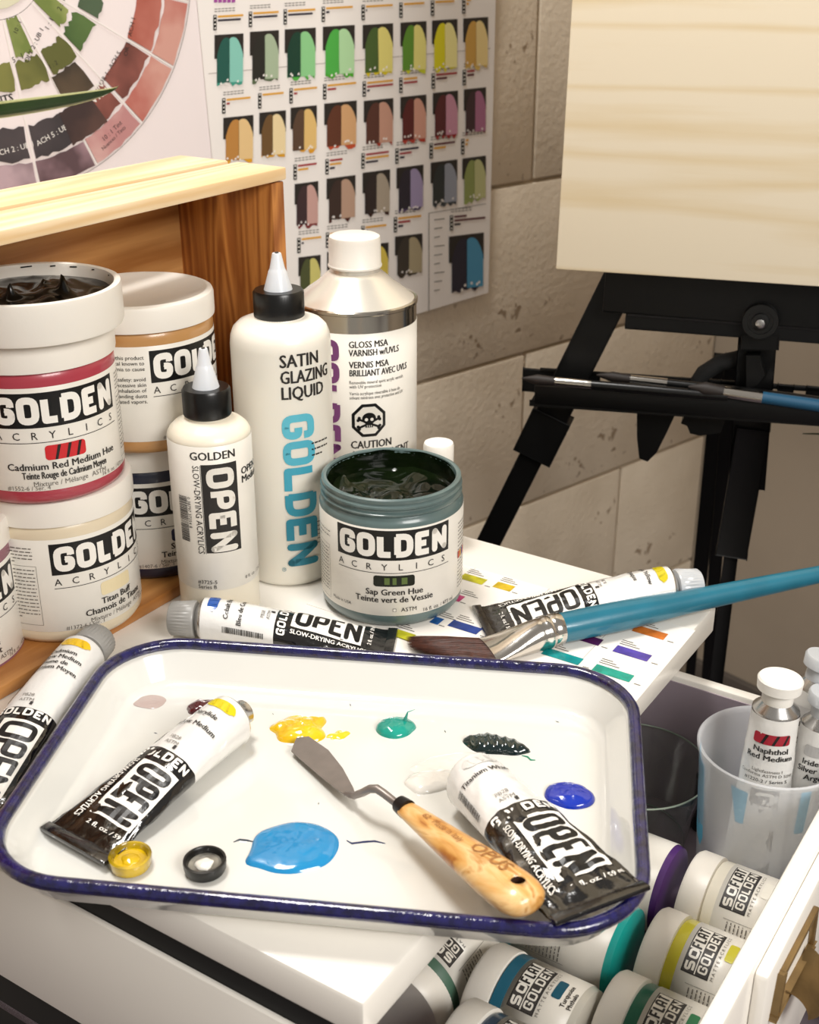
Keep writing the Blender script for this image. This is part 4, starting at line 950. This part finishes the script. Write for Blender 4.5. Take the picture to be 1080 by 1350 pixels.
# bristles: a solid core and many individual hairs joined as one tuft
bm = bmesh.new(); rr = random.Random(3); side = axis.cross(Vector((0, 0, 1))).normalized()
def hair(p0, p1, wd):
    s = (p1-p0).cross(Vector((0, 0, 1))).normalized()*wd; u = Vector((0, 0, wd))
    v = [bm.verts.new(q) for q in (p0+s, p0+u, p0-s)]; m_ = (p0+p1)/2+Vector((0, 0, .0006)); v2 = [bm.verts.new(q) for q in (m_+s*.9, m_+u*.9, m_-s*.9)]; e = bm.verts.new(p1)
    for k in range(2): bm.faces.new((v[k], v[k+1], v2[k+1], v2[k])); bm.faces.new((v2[k], v2[k+1], e))
for i in range(1500):
    a = rr.uniform(-1, 1); b = rr.uniform(-1, 1)
    p = e0+side*(a*.0138)+Vector((0, 0, b*.0030*math.sqrt(1-a*a)))-axis*(-.003)
    q = tipp+side*(-.004+a*.0115)+Vector((0, 0, b*.0012+.0005))-(tipp-e0).normalized()*(.010*rr.random()**2)-(tipp-e0)*(.16+.20*max(0, a)+.06*abs(a))
    q += (tipp-e0)*.15; q.z = max(q.z, -be.z+.0016); p.z = max(p.z, -be.z+.0016)
    hair(p, q, .00035)
bh_ = link('bristles', bm, mat('#4a2416', .4, var=.45, scale=300, name='sable_hair', stretch=(1, 1, 1)), br); bh_['kind'] = 'stuff'

# ================================================================ DRAWER CONTENTS
def soflat(label, px, py, sw_, band, logo=True, ang=0, inv=False, R_=.0275, hl_=.060, lines=('Titanium White', 'Blanc de Titane'), flatonly=False, zc=None, roll=0, base=None, group=None, ctr=None):
    group = 'paint jars lying in the drawer'
    c = ctr if ctr else at(px, py, LZ+R_)
    # jar axis in the drawer plane: lid towards -W turned by ang
    ax = (Matrix.Rotation(ang, 3, 'Z') @ (W*-1)).normalized()
    up = Vector((0, 0, 1)); s = up.cross(ax).normalized()
    # local: z = axis, -y = up so the print faces the ceiling, x = to the right when read with lid up
    M = Matrix((up.cross(ax)*-1, up*-1, ax)).transposed().to_4x4()
    M = Matrix.Translation(c-ax*hl_) @ M @ Matrix.Rotation(roll, 4, 'Z')
    if M.to_3x3().determinant() < 0: M = Matrix.Translation(c-ax*hl_) @ Matrix((up.cross(ax), up*-1, ax)).transposed().to_4x4() @ Matrix.Rotation(roll, 4, 'Z')
    t = thing('paint_jar', label, 'jar', mw=M, group=group)
    bm_ = mat(band, .3, coat=.3); r = R_-.0012
    lathed('body', [(r-.005, 0), (r-.001, .0015), (r, .005), (r, hl_-.016), (r-.002, hl_-.013), (r-.002, hl_-.004)], mat(base or band, .3, coat=.3), t, seg=56)
    if base: lathed('band', [(r+.0001, hl_-.0212), (r+.0004, hl_-.0210), (r+.0004, hl_-.0150), (r-.001, hl_-.0146)], mat(band, .3, coat=.3), t, seg=56, cap0=False, cap1=False)
    lathed('lid', [(r-.0015, hl_-.0145), (R_, hl_-.0140), (R_, hl_-.002), (R_-.0015, hl_), (R_-.004, hl_), (.001, hl_-.0005)], PLA, t, seg=160, rib=(1, 3, .00025))
    lab = bmesh.new(); lathe(lab, [(r+.0001, .005), (r+.0003, .0051), (r+.0003, hl_-.0210), (r+.0001, hl_-.0211)], 56, cap0=False, cap1=False); lab = link('label', lab, LAB, t)
    f = cylfn(r+.00033); yt = hl_-.0235
    dd = Dec()
    if logo:
        g_ = mat('#3a3634', .5)
        dd.rect(INK, -.014, yt-.0145, .016, yt, 0); dd.rect(LAB, -.0134, yt-.0139, .0154, yt-.0006, .5)
        dd.rect(g_, -.0134, yt-.0070, -.001, yt-.0006, 1); dd.letters(LAB, 'SO', -.0126, yt-.0064, .0052, .0052, .0012, .0013, 2)
        dd.letters(INK, 'FLAT', -.0002, yt-.0070, .0062, .0034, .0004, .0011, 2)
        dd.rect(g_, -.0134, yt-.0140, .0154, yt-.0076, 1); dd.letters(LAB, 'GOLDEN', -.012, yt-.0132, .0050, .0038, .0008, .0010, 2)
        dd.text(GRY, 'M A T T E  A C R Y L I C S', -.0134, yt-.0172, .0024, 'L', False, .029)
    dd.build('logo', f, lab, step=.003)
    dd = Dec(); dd.swatch(mat(sw_, .4), -.001, yt-.0235, .011, yt-.0185, 1); dd.build('colour_swatch', f, lab, step=.003)
    dd = Dec(); y = yt-.0272
    for l in lines: dd.text(INK, l, -.004, y, .0034, 'L', True); y -= .0036
    dd.fine(GRY, -.036, yt-.007, .016, 10, .0022, int(px or 1)); 
    for a, b, e, g2 in ((-.037, yt-.030, -.0368, yt-.004), (-.019, yt-.030, -.0188, yt-.004)): dd.rect(GRY, a, b, e, g2, 1)
    dd.build('lettering', f, lab, step=.003)
    return t
zc = LZ+.0276
def P_dw(d_, w_): v = dw(d_, w_); v.z = zc; return v
def lid_at(d_, w_): return P_dw(d_, w_)
LIDW = -.198
soflat('white-banded jar lying beside the plastic cup in the drawer', 1, 0, '#ece8dc', '#e3dccb', ctr=lid_at(.564, -.1735), roll=-.30)
soflat('yellow-banded jar lying in the open drawer', 2, 0, '#c9c02c', '#c7bd30', ctr=lid_at(.508, -.1735), roll=-.30, lines=('Cadmium Yellow', 'Primrose'))
soflat('emerald green-banded jar lying nearest the drawer front', 3, 0, '#157a4a', '#12604a', ctr=lid_at(.453, -.1740), roll=-.30, lines=('Permanent Green', 'Vert Permanent'))
soflat('jar with bright turquoise base lying partly under the tray', 4, 0, '#15606c', '#1a6a70', ctr=lid_at(.5010, -.2630), hl_=.080, roll=-.15, base='#17a7a0', lines=('Bleu', 'Turquoise'))
soflat('jar with purple base lying behind the tray corner', 5, 0, '#4c2668', '#4c2668', ctr=lid_at(.562, -.2620), hl_=.080, roll=.1, lines=('Rouge Violet', 'PV19'))
soflat('petrol blue-banded jar lying in the drawer below the tray corner', 6, 0, '#1d5a70', '#1d5a70', ctr=lid_at(.4350, -.2370), base='#cfcbc0', roll=-.2, lines=('Turquoise', 'Phthalo'))
soflat('slate blue-banded jar lying at the bottom edge of the drawer', 7, 0, '#3a4c60', '#3a4c60', ctr=lid_at(.3830, -.2240)+Vector((0, 0, .013)), roll=-.1, lines=('Payne Grey', 'Gris'))
soflat('dark green-banded jar lying slantwise under the desktop edge', 8, 0, '#1f3f2c', '#4a6a58', ctr=P_dw(.400, -.2690), ang=R(90), hl_=.070, roll=-.25, lines=('Dark Green', 'Vert'))
# drinking glass
pgl = dw(.6275, -.2365); pgl.z = LZ
tgl = thing('drinking_glass', 'empty clear drinking glass standing in the drawer', 'glass', pgl, 0)
GLS = bpy.data.materials.new('clear_glass'); GLS.use_nodes = True
_n = GLS.node_tree; _n.nodes.clear(); _o = _n.nodes.new('ShaderNodeOutputMaterial'); _t = _n.nodes.new('ShaderNodeBsdfTransparent'); _t.inputs[0].default_value = (.95, .975, .955, 1)
_g = _n.nodes.new('ShaderNodeBsdfGlossy'); _g.inputs['Roughness'].default_value = .03; _m = _n.nodes.new('ShaderNodeMixShader'); _f = _n.nodes.new('ShaderNodeLayerWeight'); _f.inputs[0].default_value = .5
_p = _n.nodes.new('ShaderNodeMath'); _p.operation = 'POWER'; _p.inputs[1].default_value = 3; _n.links.new(_f.outputs['Facing'], _p.inputs[0]); _q = _n.nodes.new('ShaderNodeMath'); _q.operation = 'MULTIPLY_ADD'; _q.inputs[1].default_value = .55; _q.inputs[2].default_value = .03; _n.links.new(_p.outputs[0], _q.inputs[0]); _n.links.new(_q.outputs[0], _m.inputs[0]); _n.links.new(_t.outputs[0], _m.inputs[1]); _n.links.new(_g.outputs[0], _m.inputs[2]); _n.links.new(_m.outputs[0], _o.inputs[0])
lathed('tumbler', [(.032, 0), (.034, .001), (.0355, .004), (.0458, .054), (.0460, .0555), (.0453, .0562), (.0446, .0550), (.0345, .008), (.032, .006), (.0005, .006)], GLS, tgl, seg=72)
bmg = bmesh.new(); tube_bm(bmg, [(.0456*math.cos(2*PI*k/72), .0456*math.sin(2*PI*k/72), .0560) for k in range(72)], .0006, seg=8, close=True); link('rim', bmg, mat('#93a092', .08, coat=.6, name='rim_highlight'), tgl)  # opaque ring added as a painted highlight along the glass rim
bmg = bmesh.new(); tube_bm(bmg, [(.0345*math.cos(2*PI*k/72), .0345*math.sin(2*PI*k/72), .0016) for k in range(72)], .0005, seg=8, close=True); link('foot_glint', bmg, mat('#7c8880', .08, coat=.6, name='base_highlight'), tgl)  # matching opaque ring painting the highlight at the base edge
# plastic cup with tubes
pcu = dw(.6230, -.1540); pcu = at(1033, 1130, LZ) if False else pcu; pcu.z = LZ
tcu = thing('plastic_cup', 'translucent plastic cup with blue print holding small paint tubes', 'cup', pcu, face_rz(pcu, 0))
CUP = bpy.data.materials.new('translucent_plastic'); CUP.use_nodes = True
_nt = CUP.node_tree; _b = _nt.nodes['Principled BSDF']; _b.inputs['Base Color'].default_value = lin('#f6f7fa'); _b.inputs['Roughness'].default_value = .4
_tr = _nt.nodes.new('ShaderNodeBsdfTransparent'); _mx = _nt.nodes.new('ShaderNodeMixShader'); _mx.inputs[0].default_value = .36
_tr.inputs[0].default_value = (.97, .98, .99, 1)
_nt.links.new(_tr.outputs[0], _mx.inputs[1]); _nt.links.new(_b.outputs[0], _mx.inputs[2]); _nt.links.new(_mx.outputs[0], _nt.nodes['Material Output'].inputs['Surface'])
CH = .105
lathed('cup_wall', [(.0305, 0), (.0325, .001), (.0335, .003), (.0402, CH-.006), (.0416, CH-.004), (.0418, CH-.001), (.0410, CH), (.0398, CH-.001), (.0392, CH-.004), (.0325, .004), (.0005, .003)], CUP, tcu, seg=96)
dd = Dec(); bp_ = mat('#5fb4d4', .4, name='blue_print'); f = lambda x, y, o: Vector(((.0337+.0063*y/CH+o)*math.sin(x/.038), -(.0337+.0063*y/CH+o)*math.cos(x/.038), y))
dd.poly(bp_, [(-.064, .046), (-.042, .036), (-.0385, .044), (-.041, .094), (-.064, .096)], 0)
for i in range(6): dd.rect(INK, -.062, .052+i*.007, -.043, .0523+i*.007, 1)
dd.text(INK, 'B', -.052, .080, .009, 'C', True); dd.poly(bp_, [(-.018, .097), (-.008, .096), (-.009, .073), (-.0135, .073)], 0); dd.rect(bp_, .020, .070, .026, .100, 0)
dd.build('blue_print', f, tcu, step=.004)
def small_tube(label, base, lean, rz, sw, lines, cap, h=.118, r=.0135, wb_=.036, logo=False):
    """a tube standing crimp down, local z up"""
    M = Matrix.Translation(base) @ Matrix.Rotation(rz, 4, 'Z') @ Matrix.Rotation(lean[0], 4, 'X') @ Matrix.Rotation(lean[1], 4, 'Y')
    t = thing('paint_tube', label, 'paint tube', mw=M, group='small paint tubes in the plastic cup')
    def AB(z): s = max(0, min(1, z/h)); return wb_/2*(1-s)+r*s, max(r*(1-(1-s)**1.5), .0009)
    def surf(z, a, o=0):
        A_, B_ = AB(z); q = Vector((A_*math.sin(a), -B_*math.cos(a), z)); n_ = Vector((B_*math.sin(a), -A_*math.cos(a), 0)).normalized()
        return q+n_*(.0005*noise.noise(Vector((z*80, a*2, wb_*100)))+o)
    bm = bmesh.new(); NX, NA = 40, 40; rings = [[bm.verts.new(surf(h*i/NX, 2*PI*k/NA)) for k in range(NA)] for i in range(NX+1)]
    for i in range(NX):
        for k in range(NA): bm.faces.new((rings[i][k], rings[i][(k+1) % NA], rings[i+1][(k+1) % NA], rings[i+1][k]))
    bm.faces.new(rings[0]); bmesh.ops.recalc_face_normals(bm, faces=bm.faces); link('body', bm, TWH, t)
    lathed('shoulder', [(r, h), (r*.98, h+.0015), (r*.62, h+.006), (r*.58, h+.008)], ALU, t, seg=40)
    lathed('cap', [(r*.64, h+.0055), (r*.66, h+.0065), (r*.66, h+.0125), (r*.92, h+.0140), (r*.95, h+.0200), (r*.88, h+.0212), (.0005, h+.0214)], cap, t, seg=60)
    f = lambda x, y, o: surf(y, x/r, o)
    dd = Dec(); dd.swatch(mat(sw, .3), -.0105, h-.0165, .0105, h-.0095, 1)
    if sw[1] in 'a0':
        for k in range(3): dd.poly(BLK, [(-.006+k*.006, h-.0163), (-.0045+k*.006, h-.0163), (-.002+k*.006, h-.0097), (-.0036+k*.006, h-.0097)], 2)
    dd.build('colour_swatch', f, t, step=.002)
    dd = Dec(); y = h-.0222
    for l in lines: dd.text(INK, l, 0, y, .0052, 'C', True); y -= .0050
    dd.text(GRY, 'Lightfastness I', 0, y-.0035, .0030, 'C'); dd.text(GRY, 'Conforms ASTM D 5098', 0, y-.0065, .0030, 'C'); dd.text(INK, '#1220-2 / Series 5', 0, y-.0105, .0032, 'C')
    dd.build('lettering', f, t, step=.002)
    if logo:
        dd = Dec(); dd.rect(BLK, -.0065, .006, .0085, h-.048, .5); dd.o = (-.0065, h-.048); dd.r = -PI/2; dd.letters(WHT, 'GOLDEN', .002, .0025, .0100, .0085, .0010, .0024, 1)
        dd.build('logo', f, t, step=.002)
    return t
cb0 = Vector((pcu.x, pcu.y, LZ+.0045)); rzc = face_rz(pcu)
small_tube('white-capped naphthol red tube standing in the cup', cb0+Vector((-.004, -.006, 0)), (R(-3), R(1)), rzc+.05, '#a3182c', ['Naphthol', 'Red Medium'], mat('#eeebe4', .35, name='cap_white2'), h=.125, logo=True)
small_tube('iridescent silver tube at the right side of the cup', cb0+Vector((.021, -.004, 0)), (R(-4), R(4)), rzc+.25, '#b0aeac', ['Iridescent', 'Silver (Fine)', 'Argent'], CCP, h=.113, r=.012, wb_=.026)
small_tube('tube with clear cap leaning at the back of the cup', cb0+Vector((.008, .014, 0)), (R(-7), R(7)), rzc-.1, '#c8c6c4', ['Interference'], CCP, h=.128, r=.0115, wb_=.022)

# ================================================================ EASEL with birch panel
phi = R(106); EX = Vector((math.sin(phi), math.cos(phi), 0)); EN = Vector((-EX.y*-1, -EX.x, 0)); EN = Vector((EX.y, -EX.x, 0))   # EN points to the viewer side
if EN.y > 0: EN = -EN
ED = at(0, 0, 0)
E0 = Vector((.13, 1.02, 0)); 
def ep(px, py, off=0):                     # point on the easel's upright plane
    n = E0.dot(EN)+off; p = atn(px, py, EN, n); return p
es = thing('field_easel', 'black aluminium field easel standing behind the desk', 'easel', (E0.x+.2, E0.y+.05, FZ), 0)
bpy.context.view_layer.update(); EI = es.matrix_world.inverted()
def ebeam(name, a, b, wd, th, m=BLM, nrm=None, parent=None):
    bm = bmesh.new(); beam(bm, EI @ a, EI @ b, wd, th, nrm or EN); return link(name, bm, m, parent or es)
def down(a, b, z): t = (z-a.z)/(b.z-a.z); return a+(b-a)*t
a1, b1 = ep(816, 372), ep(706, 592); m1 = ep(722, 560)
k1_ = down(a1, b1, FZ+.012)
ebeam('leg', a1+(a1-b1).normalized()*.02, b1, .027, .016); ebeam('leg_extension', m1+(a1-b1).normalized()*.03, k1_, .020, .012)
# joint collar
ebeam('collar', ep(730, 545), ep(704, 598), .034, .022)
m0, m2, m3 = ep(1003, 425), ep(966, 725), ep(945, 990)
ebeam('mast', ep(1004, 380), ep(985, 640), .030, .018); ebeam('mast', ep(994, 560), ep(965, 727), .026, .024); ebeam('mast_extension', ep(966, 715), down(ep(963, 727), ep(944, 890), FZ+.012), .012, .012)
ebeam('leg', ep(965, 470, -.12), ep(940, 790, -.16), .011, .012); ebeam('leg', ep(952, 470, -.2), ep(920, 790, -.24), .014, .012)
for a, b in ((ep(965, 470, -.12), ep(940, 790, -.16)), (ep(952, 470, -.2), ep(920, 790, -.24))): ebeam('leg_extension', b, down(a, b, FZ+.012), .009, .009)
a2, b2 = ep(1120, 380), ep(1240, 640)
ebeam('leg', a2, b2, .027, .016); ebeam('leg_extension', b2, down(a2, b2, FZ+.012), .020, .012)
ebeam('crossbar', ep(800, 376, .006), ep(1180, 404, .006), .036, .03)
ebeam('crossbar', ep(828, 409, .012), ep(1180, 436, .012), .026, .014)
for k in (0, 1): ebeam('groove', ep(829, 405+k*9, .0195), ep(1178, 432+k*9, .0195), .0012, .0012, mat('#2c2a2a', .5))
kb = bmesh.new(); lathe(kb, [(.0125, 0), (.0140, .001), (.0140, .0075), (.0136, .0080), (.0100, .0080), (.0098, .0070), (.0068, .0070), (.0066, .0095), (.0045, .0100), (.0005, .0100)], 40)
kq = ep(1003, 421, .020); KM = EI @ (Matrix.Translation(kq) @ EN.to_track_quat('Z', 'Y').to_matrix().to_4x4()); bmesh.ops.transform(kb, matrix=KM, verts=kb.verts); kno = link('knob', kb, BLP, es)
kb = bmesh.new(); lathe(kb, [(.0035, .0115), (.0035, .0140), (.002, .0146), (.0004, .0146)], 20); bmesh.ops.transform(kb, matrix=KM, verts=kb.verts); link('bolt', kb, ALU, kno)
ebeam('bracket', ep(1003, 440, .012), ep(1002, 456, .012), .028, .016)
# lower tray bar with scalloped bracket
ebeam('tray_rail', ep(706, 518, .030), ep(1150, 549, .030), .016, .010); 
ebeam('tray_shelf', ep(706, 520, .012), ep(1150, 550, .012), .004, .045, nrm=EN)
hbm = bmesh.new()
u0 = ep(712, 500, -.005); u1 = ep(1150, 527, -.005); beam(hbm, EI @ ep(712, 488, -.005), EI @ ep(1150, 518, -.005), .0045, .003, EN)
for k in range(13):
    t = k/12; p = ep(712, 500, -.005).lerp(ep(1150, 528, -.005), t); beam(hbm, EI @ (p+Vector((0, 0, .009))), EI @ (p-Vector((0, 0, .012))), .013 if k else .03, .003, EN)
link('perforated_bracket', hbm, BLM, es)
# hanging clamps and strap
def slab(name, px, off, th, m=BLM):
    P_ = [EI @ ep(x, y, off) for x, y in px]; bm = bmesh.new(); a = [bm.verts.new(p) for p in P_]; b = [bm.verts.new(p+EN*th) for p in P_]; n = len(P_)
    bm.faces.new(a); bm.faces.new(list(reversed(b)))
    for i in range(n): bm.faces.new((a[i], a[(i+1) % n], b[(i+1) % n], b[i]))
    bmesh.ops.recalc_face_normals(bm, faces=bm.faces); return link(name, bm, m, es, auto=50)
slab('strap_end', [(842, 530), (896, 532), (882, 562), (868, 590), (856, 602), (845, 598), (842, 570)], 0, .012)
slab('clamp', [(905, 540), (958, 545), (952, 562), (925, 566), (912, 563), (908, 553), (900, 550)], .002, .016)
bm = bmesh.new(); tube_bm(bm, [EI @ ep(*q, -.004) for q in ((918, 505), (928, 492), (950, 478), (975, 474), (992, 472))], [.006, .007, .007, .008, .008], seg=12); link('strap', bm, mat('#111111', .8, name='black_webbing'), es)
slab('clamp', [(985, 462), (1003, 462), (1009, 488), (1000, 500), (985, 505)], .006, .014)
# brushes on the easel rail
rail = lambda x, y: ep(x, y, .026)
def rest_brush(label, a, b, ra, rb_, mh, tip=None):
    t = thing('paintbrush', label, 'paintbrush', a, 0, 'brushes on the easel rail'); bm = bmesh.new(); q = b-a; n = 10
    tube_bm(bm, [q*(i/n) for i in range(n+1)], [ra+(rb_-ra)*i/n+.0006*math.sin(PI*i/n) for i in range(n+1)], seg=14); link('handle', bm, mh, t)
    e = (a-b).normalized()
    bm = bmesh.new(); tube_bm(bm, [Vector(), e*.004, e*.03], [ra*1.05, ra*1.1, ra*1.0], seg=14); link('ferrule', bm, CHR, t)
    bm = bmesh.new(); tube_bm(bm, [e*.03, e*.045, e*.058], [ra*1.0, ra*1.25, ra*.2], seg=14); link('bristles', bm, mat('#1c1410', .6), t); return t
rest_brush('dark thin brush with steel ferrule lying on the easel rail', ep(880, 505, .022), ep(1100, 530, .022), .0035, .003, BLP)
rest_brush('blue-handled brush lying on the right of the easel rail', ep(1005, 524, .034), ep(1240, 558, .034), .0048, .004, mat('#1b4a66', .4, name='dull_blue_handle'))
rest_brush('black-handled brush lying along the left of the easel rail', ep(780, 507, .036), ep(960, 523, .036), .0036, .003, BLP)
# birch panel
BIR = wood('#e2d5bc', '#d9c6a2', 0, 26, .5, 2.4, 'birch_ply', .02, (.20, .55))
c_b = ep(733, 355, .040); hgt = .62; wid = .80; lean = R(4)
up = (Vector((0, 0, 1))*math.cos(lean)-EN*math.sin(lean)).normalized(); nb = EX.cross(up); nb = nb if nb.dot(EN) > 0 else -nb
PM = Matrix((EX, nb, up)).transposed().to_4x4(); PM.translation = c_b
if PM.to_3x3().determinant() < 0: PM = Matrix((EX, nb, up)).transposed().to_4x4(); PM.translation = c_b
pan = box('birch_panel', (wid/2, -.010, hgt/2), (wid, .020, hgt), BIR, None, .001); pan.matrix_world = PM
tag(pan, 'blank pale birch plywood painting panel resting on the easel', 'panel')

# ================================================================ PLANTS
LEAF = mat('#3c5a24', .35, coat=.3, name='leaf_green', col2='#2c461a', scale=30); LFE = mat('#cfd0a0', .4, name='leaf_cream')
def leaf(bm, pts, wd, fold=.25, edge=True, roll=0):
    pts = [Vector(p) for p in pts]; n = len(pts); g = []
    for i, p in enumerate(pts):
        t = pts[min(i+1, n-1)]-pts[max(i-1, 0)]; t.normalize(); s = t.cross(Vector((0, 0, 1))); s = s.normalized() if s.length > 1e-3 else Vector((1, 0, 0)); s = Matrix.Rotation(roll, 3, t) @ s; u = s.cross(t)
        w_ = wd*math.sin(PI*min(.97, max(.04, (i/(n-1))*.86+.14)))
        g.append([bm.verts.new(p+s*w_*k+u*abs(k)*fold*w_) for k in (-1, -.8, -.35, 0, .35, .8, 1)])
    for i in range(n-1):
        for k in range(6):
            f = bm.faces.new((g[i][k], g[i][k+1], g[i+1][k+1], g[i+1][k])); f.material_index = 1 if (edge and k in (0, 5)) else 0
def bez(a, b, c, n=16):
    a, b, c = Vector(a), Vector(b), Vector(c); return [a*(1-t)**2+b*2*t*(1-t)+c*t*t for t in [i/n for i in range(n+1)]]
pot_p = dw(.285, -.568); pot_p.z = .2571
sp = thing('spider_plant', 'spider plant beyond the left edge, one striped leaf arching over the crate', 'plant', pot_p, 0)
lathed('pot', [(.028, 0), (.031, .001), (.038, .055), (.040, .056), (.040, .062), (.037, .062), (.036, .052), (.001, .052)], mat('#b06a48', .8, name='terracotta'), sp, seg=48)
lathed('soil', [(.0362, .050), (.001, .054)], mat('#2a1f18', .9), sp, seg=32)
tipw = atn(156, 113, Vector((0, 1, 0)), .60); midw = atn(20, 128, Vector((0, 1, 0)), .57)
s0 = pot_p+Vector((0, 0, .052))
def q3(a, m, c): b = (m*2-(a+c)*.5); return b
tgt = [bez(s0, q3(s0, atn(10, 150, Vector((0, 1, 0)), .575), tipw), tipw)]
for k in range(9):
    a = R(150+k*26); tip = s0+Vector((math.cos(a)*.13, math.sin(a)*.13, .02-.01*(k % 3))); tgt.append(bez(s0, s0+Vector((math.cos(a)*.05, math.sin(a)*.05, .13)), tip))
for i, pts in enumerate(tgt):
    bm = bmesh.new(); leaf(bm, [p-pot_p for p in pts], .0068 if i == 0 else .0065, .35, True, R(-38) if i == 0 else 0); bmesh.ops.solidify(bm, geom=list(bm.faces), thickness=.0005); link('leaf', bm, [LEAF, LFE], sp, auto=80)
fp = Vector((.55, 1.05, FZ))
fl = thing('floor_plant', 'leafy floor plant beyond the right edge, one leaf tip showing', 'plant', fp, 0)
lathed('pot', [(.08, 0), (.085, .002), (.11, .20), (.115, .205), (.115, .22), (.105, .22), (.103, .19), (.001, .19)], mat('#d8d0c4', .6), fl, seg=48)
bm = bmesh.new(); tube_bm(bm, [(0, 0, .18), (.01, 0, .4), (0, .01, .72)], [.008, .007, .004], seg=10); link('stem', bm, LEAF, fl)
tp_ = atn(1058, 572, Vector((0, 1, 0)), 1.0)-fp
for i in range(9):
    a = R(200+i*47); z_ = .70-.05*i; s = Vector((0, 0, z_)); 
    if i == 0: pts = bez(s, (s+tp_)*.5+Vector((.02, 0, .0)), tp_)
    else: pts = bez(s, s+Vector((math.cos(a)*.08, math.sin(a)*.08, .08)), s+Vector((math.cos(a)*.17+.05, math.sin(a)*.17, .01)))
    bm = bmesh.new(); leaf(bm, pts, .014, .2, False, R(40) if i == 0 else 0); bmesh.ops.solidify(bm, geom=list(bm.faces), thickness=.0005); link('leaf', bm, LEAF, fl, auto=80)
# little dark bottle-shaped object in the gap between the glass and the cup
pk_ = at(940, 1112, LZ); pk_.z = LZ
tk = thing('small_dark_object', 'small black object behind the left side of the plastic cup', 'bottle', dw(.662, -.198, LZ), 0)
lathed('body', [(.0085, 0), (.0095, .001), (.0095, .040), (.006, .044), (.006, .046)], BLP, tk, seg=32)
lathed('cap', [(.0068, .0450), (.0070, .0455), (.0070, .0560), (.0064, .0566), (.0005, .0566)], BLP, tk, seg=60, rib=(1, 3, .0002))
